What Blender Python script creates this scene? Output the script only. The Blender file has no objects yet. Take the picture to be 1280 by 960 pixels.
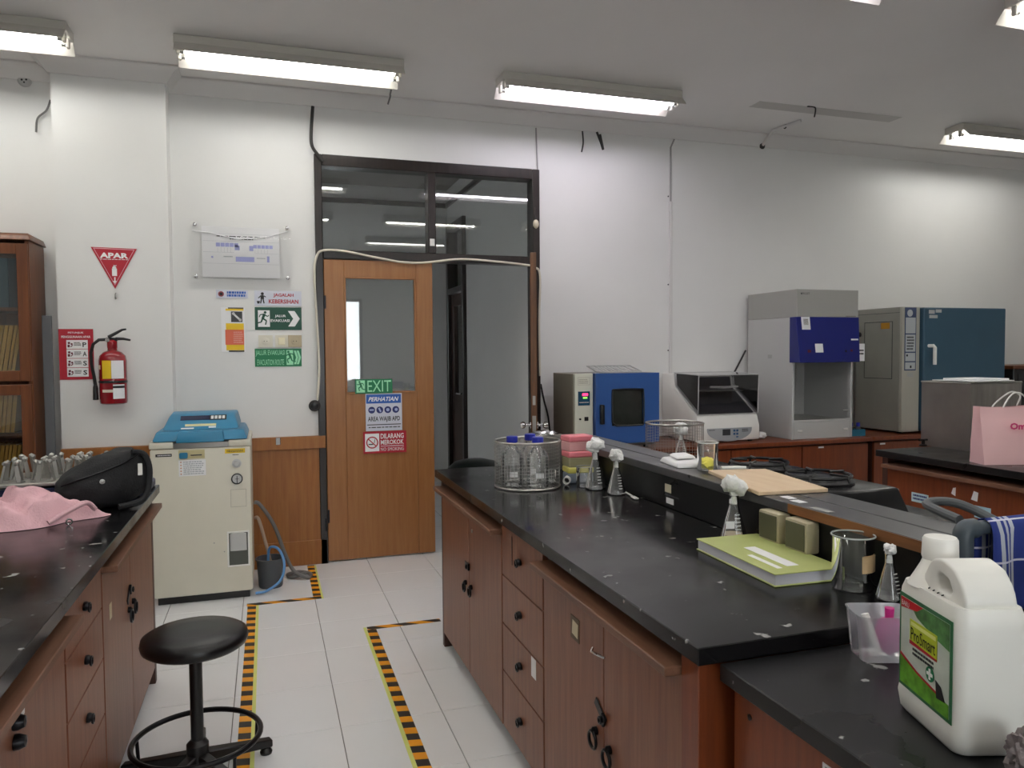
import bpy, bmesh, math, random
from mathutils import Vector, Matrix, noise
random.seed(7)
PI = math.pi
sc = bpy.context.scene
COL = sc.collection

# ------------------------------------------------------------------ camera
CAM = Vector((0.1539, -4.5308, 1.4381))
YAW, PITCH, ROLL, FPX = math.radians(18.008), math.radians(2.342), math.radians(-0.44), 944.2
_f = Vector((math.sin(YAW)*math.cos(PITCH), math.cos(YAW)*math.cos(PITCH), -math.sin(PITCH)))
_r = Vector((math.cos(YAW), -math.sin(YAW), 0)); _u = _r.cross(_f)
_R = math.cos(ROLL)*_r + math.sin(ROLL)*_u; _U = -math.sin(ROLL)*_r + math.cos(ROLL)*_u
cd = bpy.data.cameras.new('camera'); cam = bpy.data.objects.new('camera', cd); COL.objects.link(cam)
cd.sensor_width = 36; cd.lens = FPX/1280*36; cd.clip_start = 0.05
cam.matrix_world = Matrix(((_R.x, _U.x, -_f.x, CAM.x), (_R.y, _U.y, -_f.y, CAM.y), (_R.z, _U.z, -_f.z, CAM.z), (0, 0, 0, 1)))
sc.camera = cam
def px(x, y, **k):                      # a pixel's direction met with a known plane X=, Y= or Z=
    d = _f + _R*((x-640)/FPX) - _U*((y-480)/FPX)
    a, v = list(k.items())[0]; i = 'XYZ'.index(a)
    return CAM + d*((v-CAM[i])/d[i])

# ------------------------------------------------------------------ world and exposure
W = bpy.data.worlds.new('daylight'); sc.world = W; W.use_nodes = True
W.node_tree.nodes['Background'].inputs[0].default_value = (0.97, 0.98, 1.0, 1)
W.node_tree.nodes['Background'].inputs[1].default_value = 6.0
sc.view_settings.view_transform = 'Standard'; sc.view_settings.look = 'None'
sc.view_settings.gamma = 1; sc.view_settings.use_curve_mapping = False
sc.view_settings.exposure = 0.5
TUBE_POWER = 17.0                       # emission of the fluorescent tubes
sc.cycles.use_denoising = True
sc.cycles.max_bounces = 10; sc.cycles.diffuse_bounces = 5; sc.cycles.transparent_max_bounces = 24
sc.cycles.sample_clamp_indirect = 6

# ------------------------------------------------------------------ materials
def hexc(h):
    o = []
    for i in (0, 2, 4):
        c = int(h[i:i+2], 16)/255
        o.append(c/12.92 if c <= 0.04045 else ((c+0.055)/1.055)**2.4)
    return (*o, 1)
MATS = {}
def mat(name, col, rough=0.5, metal=0.0, spec=0.5, var=0.0, vscale=8.0, bump=0.0, bscale=60.0, stretch=(1, 1, 1), coat=0.0, trans=0.0, emit=0.0, rvar=0.0):
    if name in MATS: return MATS[name]
    m = bpy.data.materials.new(name); m.use_nodes = True; MATS[name] = m
    nt = m.node_tree; b = nt.nodes['Principled BSDF']
    c = hexc(col) if isinstance(col, str) else col
    b.inputs['Base Color'].default_value = c; b.inputs['Roughness'].default_value = rough
    b.inputs['Metallic'].default_value = metal; b.inputs['Specular IOR Level'].default_value = spec
    b.inputs['Coat Weight'].default_value = coat; b.inputs['Coat Roughness'].default_value = 0.1
    if emit:
        b.inputs['Emission Color'].default_value = c; b.inputs['Emission Strength'].default_value = emit
    if var or bump or rvar:
        tc = nt.nodes.new('ShaderNodeTexCoord'); mp = nt.nodes.new('ShaderNodeMapping')
        mp.inputs['Scale'].default_value = stretch; nt.links.new(tc.outputs['Object'], mp.inputs[0])
    if var or rvar:
        n = nt.nodes.new('ShaderNodeTexNoise'); n.inputs['Scale'].default_value = vscale; n.inputs['Detail'].default_value = 6
        nt.links.new(mp.outputs[0], n.inputs['Vector'])
    if var:
        r = nt.nodes.new('ShaderNodeMix'); r.data_type = 'RGBA'
        r.inputs[6].default_value = tuple(x*(1-var) for x in c[:3])+(1,)
        r.inputs[7].default_value = tuple(min(1, x*(1+var)) for x in c[:3])+(1,)
        mr = nt.nodes.new('ShaderNodeMapRange'); mr.inputs[1].default_value = 0.3; mr.inputs[2].default_value = 0.7
        nt.links.new(n.outputs['Fac'], mr.inputs[0]); nt.links.new(mr.outputs[0], r.inputs[0])
        nt.links.new(r.outputs[2], b.inputs['Base Color'])
    if rvar:
        m2 = nt.nodes.new('ShaderNodeMapRange'); m2.inputs[3].default_value = max(0.02, rough-rvar); m2.inputs[4].default_value = rough+rvar
        nt.links.new(n.outputs['Fac'], m2.inputs[0]); nt.links.new(m2.outputs[0], b.inputs['Roughness'])
    if bump:
        n2 = nt.nodes.new('ShaderNodeTexNoise'); n2.inputs['Scale'].default_value = bscale; n2.inputs['Detail'].default_value = 4
        nt.links.new(mp.outputs[0], n2.inputs['Vector'])
        bp = nt.nodes.new('ShaderNodeBump'); bp.inputs['Strength'].default_value = bump; bp.inputs['Distance'].default_value = 0.01
        nt.links.new(n2.outputs['Fac'], bp.inputs['Height']); nt.links.new(bp.outputs[0], b.inputs['Normal'])
    return m
def glass(name, tint=(1, 1, 1, 1), base=0.0, ior=1.45, edge=0.0, rough=0.02, body=None, bodyfac=0.0):
    if name in MATS: return MATS[name]
    m = bpy.data.materials.new(name); m.use_nodes = True; MATS[name] = m
    nt = m.node_tree; nt.nodes.clear(); N = nt.nodes.new; L = nt.links.new
    o = N('ShaderNodeOutputMaterial'); tr = N('ShaderNodeBsdfTransparent'); tr.inputs[0].default_value = tint
    gl = N('ShaderNodeBsdfGlossy'); gl.inputs['Roughness'].default_value = rough; gl.inputs[0].default_value = (1, 1, 1, 1)
    fr = N('ShaderNodeFresnel'); fr.inputs[0].default_value = ior
    ad = N('ShaderNodeMath'); ad.operation = 'ADD'; ad.use_clamp = True; ad.inputs[1].default_value = base
    L(fr.outputs[0], ad.inputs[0]); mx = N('ShaderNodeMixShader'); L(ad.outputs[0], mx.inputs[0])
    src = tr
    if body or edge:
        df = N('ShaderNodeBsdfDiffuse'); df.inputs[0].default_value = body or (0.75, 0.78, 0.78, 1)
        lw = N('ShaderNodeLayerWeight'); lw.inputs[0].default_value = 0.25
        mm = N('ShaderNodeMath'); mm.operation = 'MULTIPLY_ADD'; mm.use_clamp = True; mm.inputs[1].default_value = edge; mm.inputs[2].default_value = bodyfac
        L(lw.outputs['Facing'], mm.inputs[0]); m3 = N('ShaderNodeMixShader'); L(mm.outputs[0], m3.inputs[0])
        L(tr.outputs[0], m3.inputs[1]); L(df.outputs[0], m3.inputs[2]); src = m3
    L(src.outputs[0], mx.inputs[1]); L(gl.outputs[0], mx.inputs[2]); L(mx.outputs[0], o.inputs[0])
    return m
def wood(name, c1, c2, rough=0.4, axis='z', scale=1.0, coat=0.0):
    if name in MATS: return MATS[name]
    m = bpy.data.materials.new(name); m.use_nodes = True; MATS[name] = m
    nt = m.node_tree; b = nt.nodes['Principled BSDF']; N = nt.nodes.new; L = nt.links.new
    tc = N('ShaderNodeTexCoord'); mp = N('ShaderNodeMapping')
    s = {'z': (14, 14, 0.9), 'x': (0.9, 14, 14), 'y': (14, 0.9, 14)}[axis]
    mp.inputs['Scale'].default_value = tuple(x*scale for x in s); L(tc.outputs['Object'], mp.inputs[0])
    n = N('ShaderNodeTexNoise'); n.inputs['Scale'].default_value = 3.0; n.inputs['Detail'].default_value = 8; n.inputs['Roughness'].default_value = 0.65
    L(mp.outputs[0], n.inputs['Vector'])
    cr = N('ShaderNodeValToRGB'); cr.color_ramp.elements[0].position = 0.32; cr.color_ramp.elements[1].position = 0.72
    cr.color_ramp.elements[0].color = hexc(c1); cr.color_ramp.elements[1].color = hexc(c2)
    L(n.outputs['Fac'], cr.inputs[0]); L(cr.outputs[0], b.inputs['Base Color'])
    b.inputs['Roughness'].default_value = rough; b.inputs['Coat Weight'].default_value = coat
    bp = N('ShaderNodeBump'); bp.inputs['Strength'].default_value = 0.08; bp.inputs['Distance'].default_value = 0.005
    L(n.outputs['Fac'], bp.inputs['Height']); L(bp.outputs[0], b.inputs['Normal'])
    return m
def worktop_mat(name, col, rough, speck=0.705, dust=0.10):
    m = bpy.data.materials.new(name); m.use_nodes = True; MATS[name] = m
    nt = m.node_tree; b = nt.nodes['Principled BSDF']; N = nt.nodes.new; L = nt.links.new
    tc = N('ShaderNodeTexCoord')
    n1 = N('ShaderNodeTexNoise'); n1.inputs['Scale'].default_value = 4; n1.inputs['Detail'].default_value = 8; L(tc.outputs['Object'], n1.inputs['Vector'])
    n2 = N('ShaderNodeTexNoise'); n2.inputs['Scale'].default_value = 26; n2.inputs['Detail'].default_value = 3; L(tc.outputs['Object'], n2.inputs['Vector'])
    c1 = N('ShaderNodeValToRGB'); c1.color_ramp.elements[0].position = speck; c1.color_ramp.elements[1].position = speck+0.04
    L(n2.outputs['Fac'], c1.inputs[0])
    mr = N('ShaderNodeMapRange'); mr.inputs[1].default_value = 0.35; mr.inputs[2].default_value = 0.75; mr.inputs[3].default_value = max(0.03, rough-0.06); mr.inputs[4].default_value = rough+dust
    L(n1.outputs['Fac'], mr.inputs[0]); L(mr.outputs[0], b.inputs['Roughness']); b.inputs['Specular IOR Level'].default_value = 0.4
    mx = N('ShaderNodeMix'); mx.data_type = 'RGBA'; mx.inputs[6].default_value = hexc(col); mx.inputs[7].default_value = hexc('9a9a98')
    L(c1.outputs[0], mx.inputs[0]); L(mx.outputs[2], b.inputs['Base Color'])
    return m
def hazard_mat(name, sx, sy):
    m = bpy.data.materials.new(name); m.use_nodes = True; MATS[name] = m
    nt = m.node_tree; b = nt.nodes['Principled BSDF']; N = nt.nodes.new; L = nt.links.new
    tc = N('ShaderNodeTexCoord'); sp = N('ShaderNodeSeparateXYZ'); L(tc.outputs['Object'], sp.inputs[0])
    a = N('ShaderNodeMath'); a.operation = 'MULTIPLY'; a.inputs[1].default_value = sx; L(sp.outputs[0], a.inputs[0])
    c = N('ShaderNodeMath'); c.operation = 'MULTIPLY_ADD'; c.inputs[1].default_value = sy; L(sp.outputs[1], c.inputs[0]); L(a.outputs[0], c.inputs[2])
    fr = N('ShaderNodeMath'); fr.operation = 'FRACT'; L(c.outputs[0], fr.inputs[0])
    g = N('ShaderNodeMath'); g.operation = 'GREATER_THAN'; g.inputs[1].default_value = 0.5; L(fr.outputs[0], g.inputs[0])
    mx = N('ShaderNodeMix'); mx.data_type = 'RGBA'; mx.inputs[6].default_value = hexc('f0a012'); mx.inputs[7].default_value = hexc('2b2620')
    L(g.outputs[0], mx.inputs[0]); L(mx.outputs[2], b.inputs['Base Color']); b.inputs['Roughness'].default_value = 0.45
    return m

M_wall = mat('wall_paint', 'e4e4e2', 0.75, var=0.015, vscale=2.5, bump=0.03, bscale=30)
M_ceil = mat('ceiling_paint', 'e6e4e2', 0.85, var=0.02, vscale=1.5)
M_corn = mat('cornice_paint', 'dcdad8', 0.8)
M_tile = mat('white_tile', 'eeeff0', 0.16, var=0.012, vscale=3, rvar=0.05)
M_grout = mat('grout', '77746c', 0.8, var=0.1)
M_cab = wood('cabinet_wood', '6d3f2a', '8c5a40', 0.38)
M_cabx = wood('cabinet_wood_rail', '64412e', '805c48', 0.42, 'x')
M_dark = wood('cabinet_dark_edge', '3a211a', '54352a', 0.45)
M_red = wood('red_wood', '6a2f16', '84421f', 0.36)
M_door = wood('door_wood', '8f5d30', 'a06e40', 0.36)
M_wains = wood('wainscot_wood', '8a5324', 'a06a33', 0.4)
M_book = wood('bookcase_wood', '5c3018', '7a4826', 0.35)
M_frame = wood('frame_wood', '17110f', '2b201c', 0.28)
M_brown = wood('brown_leaf', '4d2f1a', '7a5230', 0.4)
M_top = worktop_mat('black_worktop', '131214', 0.16, 0.685, 0.14)
M_top2 = worktop_mat('black_sink_top', '161617', 0.3, 0.70)
M_riser = mat('black_laminate', '0e0e10', 0.3, rvar=0.08, vscale=6)
M_ledge = mat('ledge_grey', '4a4a4c', 0.3, var=0.12, vscale=7, rvar=0.08)
M_black = mat('black_plastic', '131314', 0.35)
M_blackm = mat('black_metal', '17161a', 0.3, metal=0.6)
M_rubber = mat('black_vinyl', '101012', 0.32, bump=0.05, bscale=200)
M_white = mat('white_plastic', 'ecebe6', 0.35)
M_paper = mat('paper_white', 'efeff0', 0.7)
M_cream = mat('cream_enamel', 'd8d4c4', 0.4, var=0.02)
M_grey = mat('grey_enamel', 'a9aaa8', 0.42, var=0.02)
M_lgrey = mat('light_grey_enamel', 'bfc0bf', 0.4)
M_dgrey = mat('dark_grey', '3b3c3e', 0.45)
M_steel = mat('steel', 'b9b7b2', 0.28, metal=1.0, var=0.06, vscale=5)
M_brush = mat('brushed_steel', 'a5a09a', 0.38, metal=0.85, var=0.15, vscale=4, stretch=(8, 1, 1))
M_chrome = mat('chrome', 'd2d2d2', 0.12, metal=1.0)
M_alu = mat('aluminium', 'a9a8a3', 0.4, metal=0.8)
M_cotton = mat('cotton', 'f2f2f0', 0.95, bump=0.5, bscale=120)
M_glass = glass('clear_glass', (0.985, 0.99, 0.985, 1), 0.03, 1.45, edge=0.62, body=(0.86, 0.88, 0.88, 1), bodyfac=0.06)  # pale diffuse edge and body paint in the brightness of lit glass
M_pane = glass('window_pane', (0.93, 0.95, 0.95, 1), 0.05, 1.5)
M_acryl = glass('acrylic', (1, 1, 1, 1), 0.0, 1.16)
M_smoke = glass('smoked_acrylic', (0.86, 0.86, 0.87, 1), 0.03, 1.45)
M_print = mat('print_black', '1b1b1d', 0.6); M_pwhite = mat('print_white', 'f2f2f2', 0.6)
M_pred = mat('print_red', 'b0162c', 0.5); M_pblue = mat('print_blue', '2a5fb4', 0.5); M_pnavy = mat('print_navy', '26316f', 0.5)
M_pgreen = mat('print_dark_green', '0f4a38', 0.45); M_pmint = mat('print_mint', '9fe6bb', 0.5); M_pgr2 = mat('print_green', '137a4d', 0.45)
M_pyel = mat('print_yellow', 'e8c21e', 0.5); M_porange = mat('print_orange', 'd9694c', 0.5)
M_ext = mat('extinguisher_red', '8c0e1a', 0.22, coat=0.4)
M_blue = mat('oven_blue', '2f5899', 0.35, var=0.02); M_teal = mat('teal_enamel', '37586c', 0.42, var=0.03)
M_cobalt = mat('cobalt', '17206f', 0.35); M_lid = mat('lid_blue', '2d7fa6', 0.38)
M_capblue = mat('cap_blue', '2430a8', 0.35)
M_hose = mat('grey_hose', '6f6d6b', 0.45); M_hoseb = mat('blue_hose', '5b8fc4', 0.35)
M_wire = mat('wire_white', 'd8d3c2', 0.5); M_cable = mat('cable_black', '2a2826', 0.5)

# ------------------------------------------------------------------ mesh builder
class MB:
    def __init__(s): s.v = []; s.f = []
    def add(s, v, f):
        o = len(s.v); s.v += [tuple(p) for p in v]; s.f += [tuple(i+o for i in q) for q in f]; return s
    def box(s, x0, x1, y0, y1, z0, z1):
        v = [(x0,y0,z0),(x1,y0,z0),(x1,y1,z0),(x0,y1,z0),(x0,y0,z1),(x1,y0,z1),(x1,y1,z1),(x0,y1,z1)]
        return s.add(v, [(0,3,2,1),(4,5,6,7),(0,1,5,4),(1,2,6,5),(2,3,7,6),(3,0,4,7)])
    def hexa(s, b, t):                                   # two rings of four points
        return s.add(list(b)+list(t), [(0,3,2,1),(4,5,6,7),(0,1,5,4),(1,2,6,5),(2,3,7,6),(3,0,4,7)])
    def lathe(s, prof, seg=24, c=(0,0,0), axis='z', cap=True):
        n = len(prof); v = []
        for i in range(seg):
            a = 2*PI*i/seg; ca, sa = math.cos(a), math.sin(a)
            for r, h in prof:
                p = {'z': (r*ca, r*sa, h), 'y': (r*ca, h, -r*sa), 'x': (h, r*ca, r*sa)}[axis]
                v.append((c[0]+p[0], c[1]+p[1], c[2]+p[2]))
        f = [(i*n+j, ((i+1)%seg)*n+j, ((i+1)%seg)*n+j+1, i*n+j+1) for i in range(seg) for j in range(n-1)]
        if cap:
            if prof[0][0] > 1e-6: f.append(tuple(i*n for i in reversed(range(seg))))
            if prof[-1][0] > 1e-6: f.append(tuple(i*n+n-1 for i in range(seg)))
        return s.add(v, f)
    def tube(s, pts, r, seg=8, closed=False, cap=True):
        P = [Vector(p) for p in pts]; n = len(P); v = []; nrm = None
        for i, p in enumerate(P):
            if closed: t = (P[(i+1) % n]-P[i-1]).normalized()
            else: t = (P[min(i+1, n-1)]-P[max(i-1, 0)]).normalized()
            if nrm is None: nrm = t.orthogonal().normalized()
            nrm = (nrm-t*nrm.dot(t)).normalized(); b = t.cross(nrm)
            rr = r[i] if isinstance(r, (list, tuple)) else r
            for k in range(seg):
                a = 2*PI*k/seg; v.append(p+(nrm*math.cos(a)+b*math.sin(a))*rr)
        m = n if closed else n-1
        f = [(i*seg+k, i*seg+(k+1) % seg, ((i+1) % n)*seg+(k+1) % seg, ((i+1) % n)*seg+k) for i in range(m) for k in range(seg)]
        if cap and not closed:
            f.append(tuple(reversed(range(seg)))); f.append(tuple((n-1)*seg+k for k in range(seg)))
        return s.add(v, f)
    def ring(s, c, R, r, axis='z', seg=24, rs=8):
        pts = []
        for i in range(seg):
            a = 2*PI*i/seg; x, y = R*math.cos(a), R*math.sin(a)
            pts.append({'z': (c[0]+x, c[1]+y, c[2]), 'y': (c[0]+x, c[1], c[2]+y), 'x': (c[0], c[1]+x, c[2]+y)}[axis])
        return s.tube(pts, r, rs, closed=True)
    def prism(s, poly, a, b, plane='xz'):                # polygon extruded along the third axis from a to b
        def P(p, h): return {'xz': (p[0], h, p[1]), 'yz': (h, p[0], p[1]), 'xy': (p[0], p[1], h)}[plane]
        n = len(poly); v = [P(p, a) for p in poly]+[P(p, b) for p in poly]
        f = [tuple(range(n)), tuple(reversed(range(n, 2*n)))]+[(i, i+n, (i+1) % n+n, (i+1) % n) for i in range(n)]
        return s.add(v, f)
    def blob(s, c, r, amp=0.25, seed=0, sub=3, sc_=(1, 1, 1), freq=2.5):
        bm = bmesh.new(); bmesh.ops.create_icosphere(bm, subdivisions=sub, radius=1)
        for q in bm.verts:
            n = noise.noise(q.co*freq+Vector((seed*3.7, seed*1.3, seed*7.1)))+0.5*noise.noise(q.co*freq*2.3+Vector((seed, 5, seed)))
            q.co *= (1+amp*n)
        v = [(c[0]+q.co.x*r*sc_[0], c[1]+q.co.y*r*sc_[1], c[2]+q.co.z*r*sc_[2]) for q in bm.verts]
        f = [tuple(x.index for x in q.verts) for q in bm.faces]; bm.free()
        return s.add(v, f)
    def mesh(s, name, m=None, bevel=0, seg=1, smooth=35, sub=0):
        me = bpy.data.meshes.new(name); me.from_pydata(s.v, [], s.f)
        bm = bmesh.new(); bm.from_mesh(me)
        bmesh.ops.recalc_face_normals(bm, faces=bm.faces)
        if bevel:
            ed = [e for e in bm.edges if len(e.link_faces) == 2 and e.calc_face_angle(0) > 0.5]
            bmesh.ops.bevel(bm, geom=ed, offset=bevel, segments=seg, profile=0.5, affect='EDGES', clamp_overlap=True)
        bm.to_mesh(me); bm.free()
        if smooth:
            for p in me.polygons: p.use_smooth = True
            me.set_sharp_from_angle(angle=math.radians(smooth))
        if m: me.materials.append(m)
        return me
    def build(s, name, m, parent=None, bevel=0, seg=1, smooth=35, loc=(0, 0, 0), rot=(0, 0, 0)):
        o = bpy.data.objects.new(name, s.mesh(name, m, bevel, seg, smooth)); COL.objects.link(o)
        o.location = loc; o.rotation_euler = rot
        if parent: o.parent = parent
        return o
def B(*a): return MB().box(*a)
def tag(o, label, cat, group=None, kind=None):
    o['label'] = label; o['category'] = cat
    if group: o['group'] = group
    if kind: o['kind'] = kind
    return o
def thing(name, label, cat, loc=(0, 0, 0), rz=0, group=None):
    o = bpy.data.objects.new(name, None); COL.objects.link(o); o.empty_display_size = 0.05
    o.location = loc; o.rotation_euler = (0, 0, rz)
    return tag(o, label, cat, group)
def struct(o): o['kind'] = 'structure'; return o
def copy_tree(o, parent=None):
    c = o.copy(); COL.objects.link(c); c.parent = parent
    for ch in [x for x in bpy.data.objects if x.parent == o]: copy_tree(ch, c)
    return c
_tc = {}
def text_geo(s, bold=0.0):
    if (s, bold) in _tc: return _tc[(s, bold)]
    cu = bpy.data.curves.new('t', 'FONT'); cu.body = s; cu.offset = bold*2.2; cu.resolution_u = 2
    ob = bpy.data.objects.new('t', cu); me = bpy.data.meshes.new_from_object(ob)
    v = [tuple(p.co) for p in me.vertices]; f = [tuple(p.vertices) for p in me.polygons]
    bpy.data.objects.remove(ob); bpy.data.curves.remove(cu); bpy.data.meshes.remove(me)
    _tc[(s, bold)] = (v, f); return v, f
def txt(parent, s, x0, x1, z0, z1, m, y=-0.004, bold=0.0, name='lettering', skew=0.0):
    v, f = text_geo(s, bold)
    a0, a1 = min(p[0] for p in v), max(p[0] for p in v); b0, b1 = min(p[1] for p in v), max(p[1] for p in v)
    q = [(x0+(p[0]-a0)/(a1-a0)*(x1-x0)+skew*(p[1]-b0)/(b1-b0)*(z1-z0), y, z0+(p[1]-b0)/(b1-b0)*(z1-z0)) for p in v]
    mb = MB(); mb.add(q, f)
    me = bpy.data.meshes.new(name); me.from_pydata(mb.v, [], mb.f); me.materials.append(m)
    o = bpy.data.objects.new(name, me); COL.objects.link(o); o.parent = parent; return o
def circ(cx, cz, r, n=20): return [(cx+r*math.cos(2*PI*i/n), cz+r*math.sin(2*PI*i/n)) for i in range(n)]
def rect(x0, x1, z0, z1): return [(x0, z0), (x1, z0), (x1, z1), (x0, z1)]
def stroke(p, q, w):
    d = Vector((q[0]-p[0], q[1]-p[1])); n = Vector((-d.y, d.x)).normalized()*w/2
    return [(p[0]+n.x, p[1]+n.y), (p[0]-n.x, p[1]-n.y), (q[0]-n.x, q[1]-n.y), (q[0]+n.x, q[1]+n.y)]
def flat(parent, name, polys, m, y=-0.0038, t=0.0006):
    mb = MB()
    for p in polys: mb.prism(p, y, y+t)
    return mb.build(name, m, parent, smooth=0)
def flats(parent, name, polys, m, y=-0.0038, t=0.0006):     # alike pieces, each its own part
    return [flat(parent, name, [p], m, y, t) for p in polys]
def runner(cx, cz, h, flip=1):                            # running figure as flat print
    k = h; S = lambda a, b, w: stroke((cx+flip*a[0]*k, cz+a[1]*k), (cx+flip*b[0]*k, cz+b[1]*k), w*k)
    return [circ(cx+flip*0.12*k, cz+0.42*k, 0.09*k, 12), S((0.08, 0.32), (-0.05, -0.02), 0.17), S((0.06, 0.28), (0.28, 0.14), 0.07), S((0.28, 0.14), (0.36, 0.24), 0.06),
            S((0.03, 0.3), (-0.2, 0.26), 0.07), S((-0.2, 0.26), (-0.27, 0.1), 0.06), S((-0.03, 0), (0.2, -0.14), 0.1), S((0.2, -0.14), (0.13, -0.42), 0.08), S((-0.05, 0.02), (-0.14, -0.24), 0.1), S((-0.14, -0.24), (-0.4, -0.3), 0.08)]
def dashes(parent, x0, x1, z0, z1, rows, m, y=-0.004, fill=0.55, name='fine_print', seed=1):   # print too small to read
    rnd = random.Random(seed); ps = []; h = (z1-z0)/rows
    for r in range(rows):
        x = x0; za = z1-(r+1)*h+h*(1-fill)/2
        while x < x1-0.004*(x1-x0):
            w = (x1-x0)*rnd.uniform(0.05, 0.16); ps.append(rect(x, min(x+w, x1), za, za+h*fill)); x += w+(x1-x0)*0.025
        if rnd.random() < 0.5 and rows > 2: ps.pop()
    return flat(parent, name, ps, m, y, 0.0004)
def sign(name, label, cat, x0, x1, z0, z1, y, m, t=0.003, group=None, rz=0):
    cx, cz = (x0+x1)/2, (z0+z1)/2; w, h = (x1-x0)/2, (z1-z0)/2
    o = B(-w, w, -t, 0, -h, h).build(name, m, smooth=0, loc=(cx, y, cz)); o.rotation_euler = (0, 0, rz)
    tag(o, label, cat, group); return o, w, h

# ------------------------------------------------------------------ room shell
WY, CZ, XL, XR, YB = 0.79, 3.2, -3.6, 8.2, -7.2
DX0, DX1, DZ = 0.486, 2.10, 2.79
fl = struct(B(XL, XR, YB, 4.0, -0.10, -0.008).build('floor', M_grout, smooth=0))
tm = B(0.0015, 0.3985, 0.0015, 0.3985, -0.008, 0).mesh('tile', M_tile, bevel=0.0015)
for i in range(-5, 10):
    for j in range(-12, 2):
        if j*0.4+0.4 > 0.81 and not (1 <= i <= 4): continue
        t = bpy.data.objects.new('tile', tm); COL.objects.link(t); t.parent = fl; t.location = (i*0.4, j*0.4, 0)
# far tiles that cannot be told apart: laid as one part
fm = MB()
for i in range(-9, 20):
    for j in range(-18, 10):
        if (-5 <= i < 10 and -12 <= j < 2): continue
        if j*0.4+0.4 > 0.81 and not (-3 <= i*0.4 <= 1.9): continue
        x0, x1 = max(i*0.4+0.0015, XL), min(i*0.4+0.3985, XR if j < 2 else 2.1)
        fm.add([(x0, j*0.4+0.0015, 0), (x1, j*0.4+0.0015, 0), (x1, j*0.4+0.3985, 0), (x0, j*0.4+0.3985, 0)], [(0, 1, 2, 3)])
fo = fm.build('far_tiles', M_tile, fl, smooth=0); fo['kind'] = 'stuff'
ceiling = struct(B(XL, XR, YB, WY+0.12, CZ, CZ+0.1).build('ceiling', M_ceil, smooth=0))
wb = MB().box(XL, DX0, WY, WY+0.12, 0, CZ).box(DX1, XR, WY, WY+0.12, 0, CZ).box(DX0, DX1, WY, WY+0.12, DZ, CZ)
wall_back = struct(wb.build('wall_back', M_wall, smooth=0))
struct(B(-1.025, -0.404, 0.61, WY, 0, CZ).build('wall_pillar', M_wall, smooth=0))
def wall_x(name, x0, x1, holes):                          # a wall along Y with window holes (y0,y1,z0,z1)
    mb = MB(); ys = YB
    for (a, b, z0, z1) in holes:
        mb.box(x0, x1, ys, a, 0, CZ).box(x0, x1, a, b, 0, z0).box(x0, x1, a, b, z1, CZ); ys = b
    mb.box(x0, x1, ys, WY+0.12, 0, CZ); return struct(mb.build(name, M_wall, smooth=0))
LH = []
wall_x('wall_left', XL-0.12, XL, LH)
struct(B(XR, XR+0.12, YB, WY+0.12, 0, CZ).build('wall_right', M_wall, smooth=0))
FH = [(0.35, 1.76, 0.7, 2.4)]
mb = MB().box(XL, FH[0][0], YB-0.12, YB, 0, CZ).box(FH[0][1], XR, YB-0.12, YB, 0, CZ).box(FH[0][0], FH[0][1], YB-0.12, YB, 0, FH[0][2]).box(FH[0][0], FH[0][1], YB-0.12, YB, FH[0][3], CZ)
struct(mb.build('wall_front', M_wall, smooth=0))
a, b, z0, z1 = FH[0]
w = struct(MB().box(a, a+0.05, YB-0.1, YB-0.04, z0, z1).box(b-0.05, b, YB-0.1, YB-0.04, z0, z1).box(a, b, YB-0.1, YB-0.04, z0, z0+0.05).box(a, b, YB-0.1, YB-0.04, z1-0.05, z1).build('window_1', M_frame, smooth=0))
B(a+0.05, b-0.05, YB-0.075, YB-0.07, z0+0.05, z1-0.05).build('pane', M_pane, w, smooth=0)
# cornice: a coved strip mitred round the pillar
prof = [(0, 0), (0.012, 0), (0.02, 0.012), (0.035, 0.03), (0.05, 0.055), (0.075, 0.072), (0.085, 0.078), (0.085, 0.09), (0, 0.09)]
path = [(XL, WY, (0, -1)), (-1.025, WY, (-1, -1)), (-1.025, 0.61, (-1, -1)), (-0.404, 0.61, (1, -1)), (-0.404, WY, (1, -1)), (XR, WY, (0, -1))]
v = []
for (x, y, d) in path: v += [(x+d[0]*p, y+d[1]*p, 3.109+h) for p, h in prof]
k = len(prof); f = [(i*k+j, i*k+(j+1) % k, (i+1)*k+(j+1) % k, (i+1)*k+j) for i in range(len(path)-1) for j in range(k)]
struct(MB().add(v, f).build('trim_1', M_corn, smooth=25))
# timber panelling low on the wall beside the door, with its rails and a hasp
pn = struct(MB().box(-0.403, 0.53, WY-0.022, WY-0.001, 0.07, 0.80).build('trim_2', M_wains, smooth=0))
B(-0.403, 0.53, WY-0.04, WY-0.001, 0.80, 0.885).build('top_rail', M_wains, pn, bevel=0.003)
B(-0.403, 0.53, WY-0.03, WY-0.001, 0.002, 0.17).build('bottom_rail', M_wains, pn, bevel=0.003)
B(0.205, 0.235, WY-0.052, WY-0.04, 0.835, 0.885).build('hasp', M_chrome, pn, bevel=0.003)
B(0.518, 0.528, WY-0.046, WY-0.03, 0.23, 0.32).build('hinge', M_blackm, pn, bevel=0.002)
p2 = struct(MB().box(-1.024, -0.405, 0.585, 0.609, 0.07, 0.80).build('trim_3', M_wains, smooth=0))
B(-1.024, -0.405, 0.57, 0.609, 0.80, 0.885).build('top_rail', M_wains, p2, bevel=0.003)

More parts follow.
